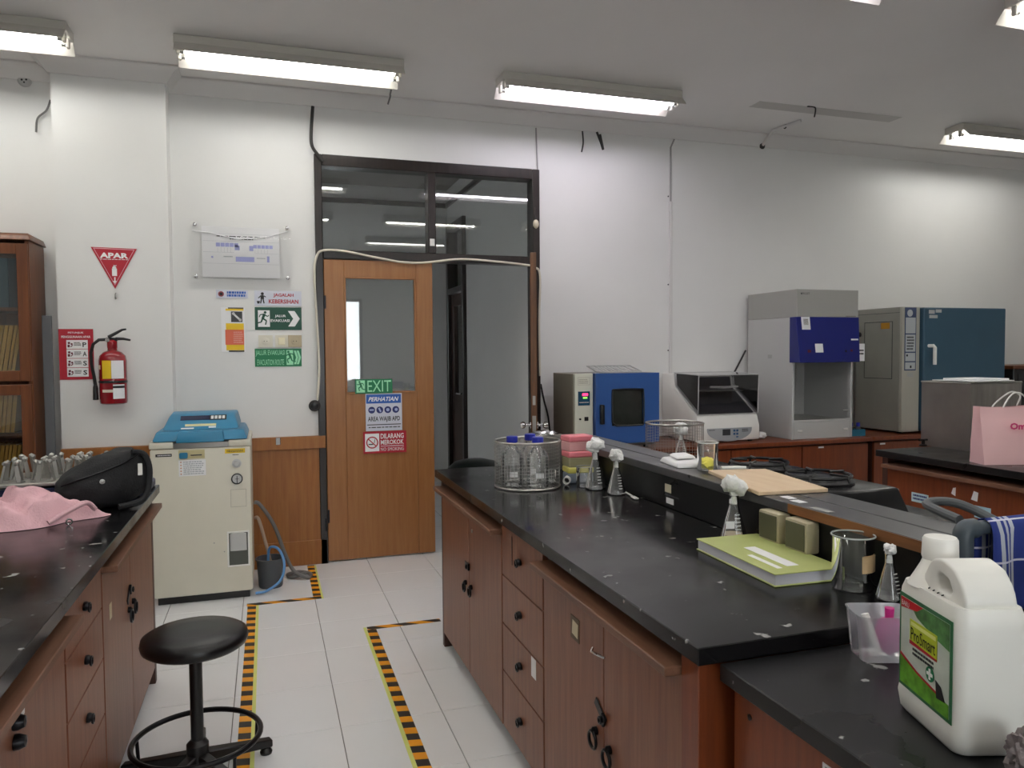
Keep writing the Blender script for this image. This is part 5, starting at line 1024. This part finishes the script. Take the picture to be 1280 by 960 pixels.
# ---- ledge top
LT = 1.0175
t = thing('cutting_board', 'beige wooden board lying on the raised ledge', 'board', (0, 0, LT))
MB().hexa([(1.598, -2.272, 0), (1.509, -2.675, 0), (1.735, -2.70, 0), (1.80, -2.315, 0)], [(1.598, -2.272, 0.012), (1.509, -2.675, 0.012), (1.735, -2.70, 0.012), (1.80, -2.315, 0.012)]).build('board', wood('board_wood', 'd6ba98', 'e2cbab', 0.55, 'y'), t, bevel=0.002)
t = beaker('glass beaker of yellow cotton on the raised ledge', 1.632, -2.215, LT, 0.036, 0.10)
MB().ring((0, 0, 0.1005), 0.037, 0.0025, 'z', 28, 6).build('rolled_rim', mat('rim_white', 'dcdedc', 0.2), t)
MB().blob((0, 0, 0.026), 0.03, 0.35, 11, 3, (1, 1, 0.72)).build('yellow_cotton', mat('cotton_yellow', 'f8ee5c', 0.9), t)
t = thing('white_cloth', 'folded white cloth on the raised ledge beside the yellow cotton beaker', 'cloth', (1.615, -2.06, LT))
MB().hexa([(-0.06, -0.08, 0.0), (0.06, -0.10, 0), (0.09, 0.10, 0), (-0.03, 0.11, 0)], [(-0.055, -0.07, 0.016), (0.055, -0.09, 0.02), (0.08, 0.09, 0.024), (-0.02, 0.10, 0.018)]).build('lower_fold', M_paper, t, bevel=0.006, seg=2)
MB().hexa([(-0.03, -0.02, 0.024), (0.05, -0.03, 0.026), (0.07, 0.08, 0.026), (0.0, 0.09, 0.024)], [(-0.02, -0.01, 0.034), (0.04, -0.02, 0.038), (0.06, 0.07, 0.036), (0.01, 0.08, 0.034)]).build('upper_fold', M_paper, t, bevel=0.005, seg=2)
tag(MB().tube([(1.675, -2.235, LT+0.008), (1.72, -2.24, LT+0.008), (1.728, -2.32, LT+0.008)][:2]+[(1.76, -2.26, LT+0.008)], 0.0075, 10).build('marker_pen', M_white), 'white marker lying between the yellow cotton beaker and the board', 'pen')
t = thing('paper_scraps', 'white paper stickers stuck on the ledge planks past the board', 'stickers', (0, 0, LT))
for q in ((985, 622), (998, 627)): 
    p = px(*q, Z=LT); B(p.x-0.014, p.x+0.014, p.y-0.022, p.y+0.02, 0.0002, 0.001).build('sticker', M_paper, t, smooth=0)
p = px(1022, 636, Z=LT); B(p.x-0.012, p.x+0.012, p.y-0.05, p.y+0.02, 0.0002, 0.001).build('sticker', mat('sticker_grey', '9a9a96', 0.6), t, smooth=0)
# gas stove
t = thing('gas_stove', 'black two-burner gas stove behind the raised ledge', 'stove', (1.80, -2.60, BT))
MB().hexa([(0, 0, 0.015), (0.36, 0, 0.015), (0.36, 0.72, 0.015), (0, 0.72, 0.015)], [(0.03, 0.03, 0.115), (0.33, 0.03, 0.115), (0.33, 0.69, 0.115), (0.03, 0.69, 0.115)]).build('stove_body', mat('stove_black', '141416', 0.22), t, bevel=0.008, seg=2)
for x in (0.05, 0.31):
    for y in (0.06, 0.66): MB().lathe([(0.015, 0), (0.015, 0.016)], 10, (x, y, 0)).build('foot', M_black, t)
for y in (0.215, 0.545):
    bn = MB().lathe([(0.115, 0.1155), (0.118, 0.122), (0.10, 0.125), (0.06, 0.119), (0.045, 0.135), (0, 0.137)], 28, (0.165, y, 0)).build('burner', M_black, t)
    g = MB().ring((0.165, y, 0.140), 0.105, 0.006, 'z', 32, 6)
    for k in range(5):
        a = 2*PI*k/5; g.tube([(0.165+0.115*math.cos(a), y+0.115*math.sin(a), 0.124), (0.165+0.105*math.cos(a), y+0.105*math.sin(a), 0.146), (0.165+0.045*math.cos(a), y+0.045*math.sin(a), 0.146)], 0.005, 6)
    g.build('pan_support', M_black, bn)
MB().tube([(0.345, 0.05, 0.10), (0.345, 0.67, 0.10)], 0.008, 8).build('trim_strip', M_chrome, t)
# second wire basket with a flask
b_ = basket('round wire basket holding one plugged flask behind the raised ledge', 2.13, -1.13, BT, 0.145, 0.205)
flask('cotton-plugged flask standing inside the far wire basket', 2.15, -1.16, BT+0.009, 0.042, 0.14, 8, 0.034, None, 0, 'cotton-plugged flasks')
# ------------------------------------------------------------------ sink end: jug, box, faucet, towel
ST = 0.8365
t = thing('jug', 'white plastic jerrycan with a green ProSmart label on the low sink bench', 'jerrycan', (1.187, -3.630, ST), math.radians(-108))
M_hdpe = mat('hdpe', 'e9e8e2', 0.38); b_in = MATS['hdpe'].node_tree.nodes['Principled BSDF']; b_in.inputs['Subsurface Weight'].default_value = 0.15; b_in.inputs['Subsurface Radius'].default_value = (0.02, 0.02, 0.02)
L2, D2 = 0.092, 0.056
def rr(hx_, hy_, r, n=5):
    o = []
    for (sx, sy, a0) in ((1, 1, 0), (-1, 1, 90), (-1, -1, 180), (1, -1, 270)):
        for k in range(n+1):
            a = math.radians(a0+90*k/n); o.append((sx*(hx_-r)+r*math.cos(a), sy*(hy_-r)+r*math.sin(a)))
    return o
lv = [(0.0, 0.88, 0.88, 0), (0.006, 0.96, 0.95, 0), (0.03, 1.0, 1.0, 0), (0.045, 0.975, 0.97, 0), (0.055, 0.975, 0.97, 0), (0.19, 0.975, 0.97, 0), (0.205, 0.96, 0.95, 0), (0.22, 0.91, 0.88, 0.0)]
V = []; 
for (z, a, b, dx) in lv: V += [(p[0]+dx, p[1], z) for p in rr(L2*a, D2*b, 0.018)]
k = 24; F = [(i*k+j, i*k+(j+1) % k, (i+1)*k+(j+1) % k, (i+1)*k+j) for i in range(len(lv)-1) for j in range(k)]; F.append(tuple(reversed(range(k)))); F.append(tuple((len(lv)-1)*k+j for j in range(k)))
MB().add(V, F).build('body', M_hdpe, t, smooth=60)
# shoulder, handle arch with its slot
ha = MB(); outer = [(-0.036, 0.212), (-0.034, 0.242), (-0.014, 0.270), (0.015, 0.278), (0.05, 0.270), (0.072, 0.248), (0.084, 0.212)]
slot_ = [(0.006, 0.229), (0.002, 0.247), (0.010, 0.255), (0.034, 0.250), (0.044, 0.234), (0.036, 0.227)]
def arch(y0, y1):
    # ring between the outer arch and the slot, as quads
    n = 24; R_ = []; S_ = []
    def walk(poly, tt, closed=True):
        m = len(poly); seg = tt*m; i = int(seg) % m; u = seg-int(seg); a, b = poly[i], poly[(i+1) % m]; return (a[0]+(b[0]-a[0])*u, a[1]+(b[1]-a[1])*u)
    O = outer+[(0.05, 0.205), (0.0, 0.205)]
    c = (0.022, 0.241)
    for i in range(n):
        a = 2*PI*i/n; d = Vector((math.cos(a), math.sin(a)))
        def hit(poly):
            best = None; m = len(poly)
            for q in range(m):
                p, r_ = Vector(poly[q])-Vector(c), Vector(poly[(q+1) % m])-Vector(c); e = r_-p; den = d.x*e.y-d.y*e.x
                if abs(den) < 1e-9: continue
                tt = (p.x*e.y-p.y*e.x)/den; uu = (p.x*d.y-p.y*d.x)/den
                if tt > 0 and -1e-6 <= uu <= 1+1e-6: best = max(best or 0, tt)
            return best or 0.01
        ro, ri = hit(O), hit(slot_); R_.append((c[0]+d.x*ro, c[1]+d.y*ro)); S_.append((c[0]+d.x*ri, c[1]+d.y*ri))
    v = [(p[0], y0, p[1]) for p in R_]+[(p[0], y0, p[1]) for p in S_]+[(p[0], y1, p[1]) for p in R_]+[(p[0], y1, p[1]) for p in S_]
    f = []
    for i in range(n):
        j = (i+1) % n; f += [(i, j, n+j, n+i), (2*n+i, 3*n+i, 3*n+j, 2*n+j), (i, 2*n+i, 2*n+j, j), (n+i, n+j, 3*n+j, 3*n+i)]
    return v, f
ha.add(*arch(-0.039, 0.039)); ha.build('handle', M_hdpe, t, bevel=0.016, seg=3, smooth=60)
V = []
for (z, a, b, cx) in ((0.218, 0.045, 0.056, -0.045), (0.235, 0.036, 0.042, -0.05), (0.25, 0.028, 0.03, -0.055), (0.262, 0.024, 0.024, -0.057)): V += [(cx+a*math.cos(2*PI*i/24), b*math.sin(2*PI*i/24), z) for i in range(24)]
MB().add(V, [(i*24+j, i*24+(j+1) % 24, (i+1)*24+(j+1) % 24, (i+1)*24+j) for i in range(3) for j in range(24)]).build('neck', M_hdpe, t, smooth=60)
MB().lathe([(0.0, 0.258), (0.0265, 0.258), (0.0275, 0.262), (0.0265, 0.29), (0.024, 0.294), (0.0, 0.295)], 30, (-0.057, 0, 0)).build('screw_cap', M_white, t)
yl = -D2*0.97-0.0012
lb = B(-0.068, 0.062, yl, yl+0.001, 0.055, 0.185).build('label', mat('label_green', '2f6b45', 0.35), t, bevel=0.0)
flat(lb, 'label_field', [rect(-0.063, 0.057, 0.06, 0.18)], mat('label_haze', 'c4ccc2', 0.4, var=0.15, vscale=18), yl-0.0006)
flat(lb, 'foliage_band', [[(-0.045, 0.18), (0.057, 0.18), (0.057, 0.146), (0.02, 0.152), (-0.02, 0.162)]], mat('label_leaf', '4d7a44', 0.4, var=0.5, vscale=60), yl-0.0012)
flat(lb, 'grass_band', [[(-0.063, 0.06), (0.057, 0.06), (0.057, 0.078), (0.03, 0.080), (-0.02, 0.087), (-0.063, 0.098)]], mat('label_grass', '5e9a2a', 0.4, var=0.4, vscale=60), yl-0.0012)
flat(lb, 'red_curve', [[(-0.063, 0.098), (-0.02, 0.087), (0.03, 0.080), (0.03, 0.083), (-0.02, 0.090), (-0.063, 0.102)]], M_pred, yl-0.0014)
flat(lb, 'red_corner', [[(-0.062, 0.18), (-0.005, 0.18), (-0.02, 0.171), (-0.062, 0.165)]], mat('label_red', 'c01a26', 0.4), yl-0.0016); txt(lb, 'BARU', -0.059, -0.04, 0.169, 0.176, M_pwhite, yl-0.0022)
flat(lb, 'name_plate', [rect(-0.038, 0.03, 0.124, 0.156)], mat('label_lime', 'b6c32e', 0.4), yl-0.0016); flat(lb, 'name_shine', [rect(-0.035, 0.027, 0.148, 0.153)], mat('label_pale_lime', 'dbe08a', 0.4), yl-0.0019)
txt(lb, 'ProSmart', -0.034, 0.027, 0.129, 0.146, M_print, yl-0.0024); flat(lb, 'name_rule', [[(-0.038, 0.122), (0.03, 0.122), (0.03, 0.125), (-0.038, 0.127)]], M_pred, yl-0.002)
dashes(lb, -0.03, 0.022, 0.108, 0.12, 2, M_dgrey, yl-0.0018); flat(lb, 'emblem', [circ(0.014, 0.1, 0.010, 14)], M_pgr2, yl-0.0018); flat(lb, 'cross', [rect(0.012, 0.016, 0.093, 0.107), rect(0.007, 0.021, 0.098, 0.102)], M_pwhite, yl-0.0024)
flat(lb, 'boot', [[(0.028, 0.098), (0.04, 0.094), (0.05, 0.078), (0.03, 0.076)]], M_print, yl-0.002)
for o_ in [lb]+[c for c in bpy.data.objects if c.parent == lb]:
    for v in o_.data.vertices: v.co.x = (v.co.x+0.003)*1.16; v.co.z = 0.043+(v.co.z-0.055)*1.2
mb = MB()
for i in range(5): mb.tube([(-0.03+i*0.012, -0.040+0.003*i, 0.2225), (-0.024+i*0.012, -0.043, 0.2225)], 0.0012, 5)
mb.build('marker_scribble', M_print, t)
# translucent box with things in it
t = thing('plastic_box', 'translucent plastic box of small tools beside the white jug', 'plastic box', (1.292, -3.362, ST), math.radians(-20))
M_box = glass('frosted_plastic', (0.93, 0.94, 0.96, 1), 0.04, 1.4, body=(0.78, 0.80, 0.86, 1), bodyfac=0.42, rough=0.2)
v = []; 
for z, s_ in ((0.0, 0.82), (0.002, 0.86), (0.088, 1.0), (0.09, 1.04), (0.092, 1.04)): v += [(p[0]*s_, p[1]*s_, z) for p in rr(0.055, 0.042, 0.014, 4)]
k = 20; f = [(i*k+j, i*k+(j+1) % k, (i+1)*k+(j+1) % k, (i+1)*k+j) for i in range(4) for j in range(k)]+[tuple(reversed(range(k)))]
MB().add(v, f).build('box_shell', M_box, t, smooth=50)
p_ = thing('pink_pouch', 'pink pouch standing inside the translucent box', 'pouch', (1.305, -3.37, ST+0.003), math.radians(-20)); MB().blob((0, 0, 0.04), 0.03, 0.12, 3, 3, (1, 0.5, 1.25)).build('pouch', mat('magenta', 'b03f86', 0.5), p_); MB().lathe([(0.008, 0.075), (0.009, 0.095), (0, 0.096)], 12).build('pouch_cap', mat('magenta_cap', 'c0247c', 0.4), p_)
tag(MB().tube([(1.275, -3.375, ST+0.012), (1.262, -3.352, ST+0.085)], 0.0075, 8).build('white_stick', M_white), 'white plastic stick leaning in the translucent box', 'stick')
# faucet pipes and towel
t = thing('faucet', 'dark bench faucet with grey elbow pipes at the sink', 'faucet', (1.49, -3.37, ST))
MB().lathe([(0.022, 0), (0.022, 0.012), (0.015, 0.018), (0.015, 0.19)], 18).build('standpipe', mat('pipe_slate', '3c464e', 0.4), t)
MB().tube(smooth_path([(0, 0, 0.185), (0, 0, 0.222), (0.008, 0, 0.236), (0.03, 0, 0.238)]), 0.02, 14).build('elbow', MATS['pipe_slate'], t); MB().tube([(0.03, 0, 0.238), (0.32, 0, 0.232)], 0.0145, 14).build('crossbar', MATS['pipe_slate'], t)
MB().tube([(0.32, 0, 0.232), (0.335, 0, 0.225), (0.335, 0, 0.0)], 0.0145, 12).build('far_post', MATS['pipe_slate'], t)
t2 = thing('sink_tap', 'metal tap on a grey pipe in front of the plaid towel', 'tap', (1.60, -3.52, ST))
MB().lathe([(0.018, 0), (0.018, 0.01), (0.011, 0.015), (0.011, 0.155)], 16).build('stem', MATS['pipe_slate'], t2); MB().lathe([(0.0, -0.09), (0.014, -0.085), (0.017, -0.07), (0.017, -0.02), (0.012, 0.0)], 16, (0.02, 0, 0.165), 'x').build('grey_sleeve', mat('pipe_grey', '6b7880', 0.4), t2)
MB().lathe([(0.012, 0.0), (0.022, 0.005), (0.022, 0.03), (0.014, 0.036), (0.012, 0.10), (0, 0.10)], 16, (0.01, 0, 0.165), 'x').build('tap_body', M_chrome, t2)
# plaid towel hanging over the crossbar
def plaid():
    m = bpy.data.materials.new('plaid'); m.use_nodes = True; nt = m.node_tree; N = nt.nodes.new; L = nt.links.new; b = nt.nodes['Principled BSDF']; b.inputs['Roughness'].default_value = 0.9
    uv = N('ShaderNodeTexCoord'); sp = N('ShaderNodeSeparateXYZ'); L(uv.outputs['UV'], sp.inputs[0]); last = None
    def stripe(ax, c, w):
        s_ = N('ShaderNodeMath'); s_.operation = 'COMPARE'; s_.inputs[1].default_value = c; s_.inputs[2].default_value = w; L(sp.outputs[ax], s_.inputs[0]); return s_
    col = None
    for ax, c, w, cc in ((0, 0.09, 0.022, 'a9adb8'), (0, 0.16, 0.014, 'a9adb8'), (0, 0.22, 0.022, 'b3b6c0'), (0, 0.5, 0.005, 'd8d8e0'), (0, 0.75, 0.005, 'd8d8e0'), (1, 0.2, 0.006, 'c8c8d8'), (1, 0.45, 0.006, 'c8c8d8'), (1, 0.7, 0.006, 'c8c8d8')):
        st = stripe(ax, c, w); mx = N('ShaderNodeMix'); mx.data_type = 'RGBA'; mx.inputs[7].default_value = hexc(cc); L(st.outputs[0], mx.inputs[0])
        if col: L(col, mx.inputs[6])
        else: mx.inputs[6].default_value = hexc('24357c')
        col = mx.outputs[2]
    L(col, b.inputs['Base Color']); return m
nx, nv = 24, 26; me_v = []; uvs = []
for i in range(nx+1):
    for j in range(nv+1):
        u, vv = i/nx, j/nv; s_ = (vv-0.42)*0.34; wob = 0.006*math.sin(u*17)*min(1, abs(s_)*12)
        if abs(s_) < 0.028: a = s_/0.0175; y, z = 0.0185*math.sin(a), 0.0185*math.cos(a)
        else: y, z = (0.0185+0.004*abs(s_)/0.1)*(1 if s_ > 0 else -1)+wob, 0.0-(abs(s_)-0.028)
        me_v.append((u*0.24, -y, z)); uvs.append((u, vv))
tw = MB().add(me_v, [(i*(nv+1)+j, (i+1)*(nv+1)+j, (i+1)*(nv+1)+j+1, i*(nv+1)+j+1) for i in range(nx) for j in range(nv)])
o = tag(tw.build('towel', plaid(), smooth=80, loc=(1.545, -3.37, ST+0.2365)), 'blue plaid towel hung over the dark faucet pipe', 'towel')
ul = o.data.uv_layers.new(name='UVMap')
for lp in o.data.loops: ul.data[lp.index].uv = uvs[lp.vertex_index]
so = o.modifiers.new('thickness', 'SOLIDIFY'); so.thickness = 0.002; so.offset = 1
hose('sink_hose', 'grey hose curling over the bench behind the plaid towel', [(1.765, -3.12, BT+0.150), (1.79, -3.0, BT+0.165), (1.93, -2.98, BT+0.15), (2.05, -3.08, BT+0.07), (2.1, -3.2, BT+0.014)], 0.012, mat('hose_slate', '5a5e60', 0.5))
tag(MB().lathe([(0, 0), (0.03, 0), (0.032, 0.02), (0.032, 0.10), (0.02, 0.12), (0.02, 0.14), (0, 0.142)], 20, (1.625, -3.318, ST)).build('white_bottle', M_white), 'white plastic bottle half hidden behind the dark faucet pipe', 'bottle')
t = thing('cleaning_rag', 'crumpled grey brown rag on the sink bench beside the white jug', 'rag', (1.148, -3.775, ST))
MB().blob((0, 0, 0.036), 0.034, 0.4, 13, 4, (0.85, 0.7, 1.0), 3).build('rag', mat('rag_grey', '7d7474', 0.9, bump=0.4, bscale=60), t)

# ------------------------------------------------------------------ on the left bench
t = thing('platform_shaker', 'platform shaker carrying rows of steel flask clamps on the left bench', 'shaker', (-0.83, -1.235, BT))
B(0, 0.40, 0, 0.30, 0.008, 0.062).build('base', mat('base_navy', '1d2748', 0.4), t, bevel=0.006); B(0.012, 0.39, 0.01, 0.29, 0.0, 0.008).build('feet_pad', M_black, t)
pf_ = B(-0.01, 0.41, -0.005, 0.305, 0.072, 0.084).build('platform', M_alu, t, bevel=0.002); MB().lathe([(0.05, 0.0621), (0.05, 0.0719)], 20, (0.2, 0.15, 0)).build('drive_boss', M_dgrey, t)
cm = MB(); cm.lathe([(0.034, 0), (0.034, 0.004), (0, 0.004)], 16)
for k in range(4):
    a = PI/4+k*PI/2; c, s_ = math.cos(a), math.sin(a)
    for w_ in (0.0,):
        cm.hexa([(0.033*c-s_*w_-s_*0.006, 0.033*s_+c*w_+c*0.006, 0.002), (0.033*c-s_*w_+s_*0.006, 0.033*s_+c*w_-c*0.006, 0.002), (0.030*c-s_*w_+s_*0.006, 0.030*s_+c*w_-c*0.006, 0.002), (0.030*c-s_*w_-s_*0.006, 0.030*s_+c*w_+c*0.006, 0.002)],
                [(0.020*c-s_*w_-s_*0.006, 0.020*s_+c*w_+c*0.006, 0.062), (0.020*c-s_*w_+s_*0.006, 0.020*s_+c*w_-c*0.006, 0.062), (0.017*c-s_*w_+s_*0.006, 0.017*s_+c*w_-c*0.006, 0.062), (0.017*c-s_*w_-s_*0.006, 0.017*s_+c*w_+c*0.006, 0.062)])
    cm.blob((0.019*c, 0.019*s_, 0.066), 0.009, 0.05, k, 1)
cme = cm.mesh('flask_clamp', M_alu, smooth=35)
for i in range(4):
    for j in range(3):
        o = bpy.data.objects.new('flask_clamp', cme); COL.objects.link(o); o.parent = t; o.location = (0.045+i*0.105, 0.05+j*0.10, 0.0842); o.rotation_euler = (0, 0, 0.2*((i*3+j) % 4)); o.scale = (1.3, 1.3, 1.15)
t = thing('balance', 'small white and blue bench device behind the black backpack', 'balance', (-0.41, -1.17, BT), 0)
MB().hexa([(0, 0, 0), (0.092, 0, 0), (0.092, 0.26, 0), (0, 0.26, 0)], [(0, 0, 0.035), (0.092, 0, 0.035), (0.092, 0.26, 0.035), (0, 0.26, 0.035)]).build('base', mat('base_navy', '1d2748', 0.4), t, bevel=0.006)
MB().hexa([(0.002, 0.002, 0.0355), (0.09, 0.002, 0.0355), (0.09, 0.25, 0.0355), (0.002, 0.25, 0.0355)], [(0.002, 0.05, 0.10), (0.045, 0.05, 0.10), (0.045, 0.22, 0.10), (0.002, 0.22, 0.10)]).build('housing', M_lgrey, t, bevel=0.008, seg=2)
MB().hexa([(0.062, 0.10, 0.082), (0.078, 0.10, 0.058), (0.078, 0.18, 0.058), (0.062, 0.18, 0.082)], [(0.064, 0.10, 0.084), (0.080, 0.10, 0.060), (0.080, 0.18, 0.060), (0.064, 0.18, 0.084)]).build('display', M_dgrey, t)
# black backpack lying on its back
t = thing('backpack', 'black backpack slumped on the left bench against the clamps', 'backpack', (-0.445, -1.36, BT), math.radians(12))
bp_ = MB(); nu, nv_ = 40, 22; V = []
for j in range(nv_+1):
    ph = PI*j/nv_
    for i in range(nu):
        th = 2*PI*i/nu; cx, cy, cz = math.cos(th)*math.sin(ph), math.sin(th)*math.sin(ph), math.cos(ph)
        e = lambda c, p: math.copysign(abs(c)**p, c)
        x, y, z = 0.15*e(cx, 0.8), 0.10*e(cy, 0.75), 0.098*e(cz, 0.8)
        fold = 0.007*noise.noise(Vector((x*16, y*16, z*22)))+0.004*noise.noise(Vector((x*40, y*30, z*40)))
        k = 1+fold/0.075; z2 = (z*k+0.1)*(1+0.28*(x/0.15) if z > 0 else 1); V.append((x*k, y*k+0.06*(z2-0.1), max(0.001, z2)))
F = [(j*nu+i, j*nu+(i+1) % nu, (j+1)*nu+(i+1) % nu, (j+1)*nu+i) for j in range(nv_) for i in range(nu)]
M_bag = mat('backpack_fabric', '17181b', 0.75, bump=0.2, bscale=150)
bo = bp_.add(V, F).build('bag_body', M_bag, t, smooth=80)
MB().tube(smooth_path([(-0.13, -0.07, 0.10), (-0.08, -0.093, 0.12), (0.0, -0.098, 0.145), (0.08, -0.09, 0.175), (0.125, -0.06, 0.20)]), 0.004, 6).build('zip', M_blackm, bo)
MB().lathe([(0.009, 0), (0.009, -0.004), (0, -0.005)], 14, (0.0, -0.101, 0.11), 'y').build('badge', M_alu, bo); B(0.118, 0.134, -0.088, -0.082, 0.12, 0.165).build('white_tag', M_white, bo, bevel=0.002)
MB().tube(smooth_path([(0.10, -0.05, 0.205), (0.145, -0.04, 0.19), (0.16, -0.05, 0.12), (0.135, -0.085, 0.03), (0.05, -0.112, 0.013)]), [0.012]*25, 8).build('shoulder_strap', M_bag, bo)
# pink garment heaped on the worktop
t = thing('pink_garment', 'pale pink garment heaped on the left bench beside the backpack', 'garment', (-0.665, -1.585, BT), math.radians(10))
nr, na = 26, 72; V = [(0, 0, 0.085)]
for i in range(1, nr+1):
    r = i/nr
    for k in range(na):
        a = 2*PI*k/na; R0 = 1+0.13*math.sin(3*a+0.6)+0.07*math.sin(5*a+2.0); x, y = 0.25*R0*r*math.cos(a), 0.115*R0*r*math.sin(a)
        n1 = noise.noise(Vector((x*7+2, y*9, 0.3))); n2 = noise.noise(Vector((x*16, y*20, 1.7)))
        f1 = math.sin(x*26+y*34+5*n1); f2 = math.sin(x*-18+y*52+4*n2+1.0)
        h = 0.088*(1-r**2.6)+(0.036*n1+0.021*f1+0.015*f2)*(1-r**8); V.append((x, y, max(0.0015+0.01*max(0, 1-r)*8, h) if i < nr else 0.0012))
F = [(0, 1+k, 1+(k+1) % na) for k in range(na)]
for i in range(nr-1):
    for k in range(na): F.append((1+i*na+k, 1+(i+1)*na+k, 1+(i+1)*na+(k+1) % na, 1+i*na+(k+1) % na))
F.append(tuple(1+(nr-1)*na+k for k in range(na)))
M_gar = mat('pink_fleece', 'e0b4bc', 0.9, bump=0.25, bscale=160)
g_ = MB().add(V, F).build('garment_folds', M_gar, t, smooth=80)
MB().tube(smooth_path([(0.10, -0.118, 0.016), (0.16, -0.09, 0.045), (0.21, -0.05, 0.06), (0.235, -0.02, 0.03)]), 0.009, 8).build('hem', M_gar, g_)
MB().ring((0.16, -0.115, 0.012), 0.009, 0.003, 'y', 14, 6).build('zip_pull', M_chrome, g_)
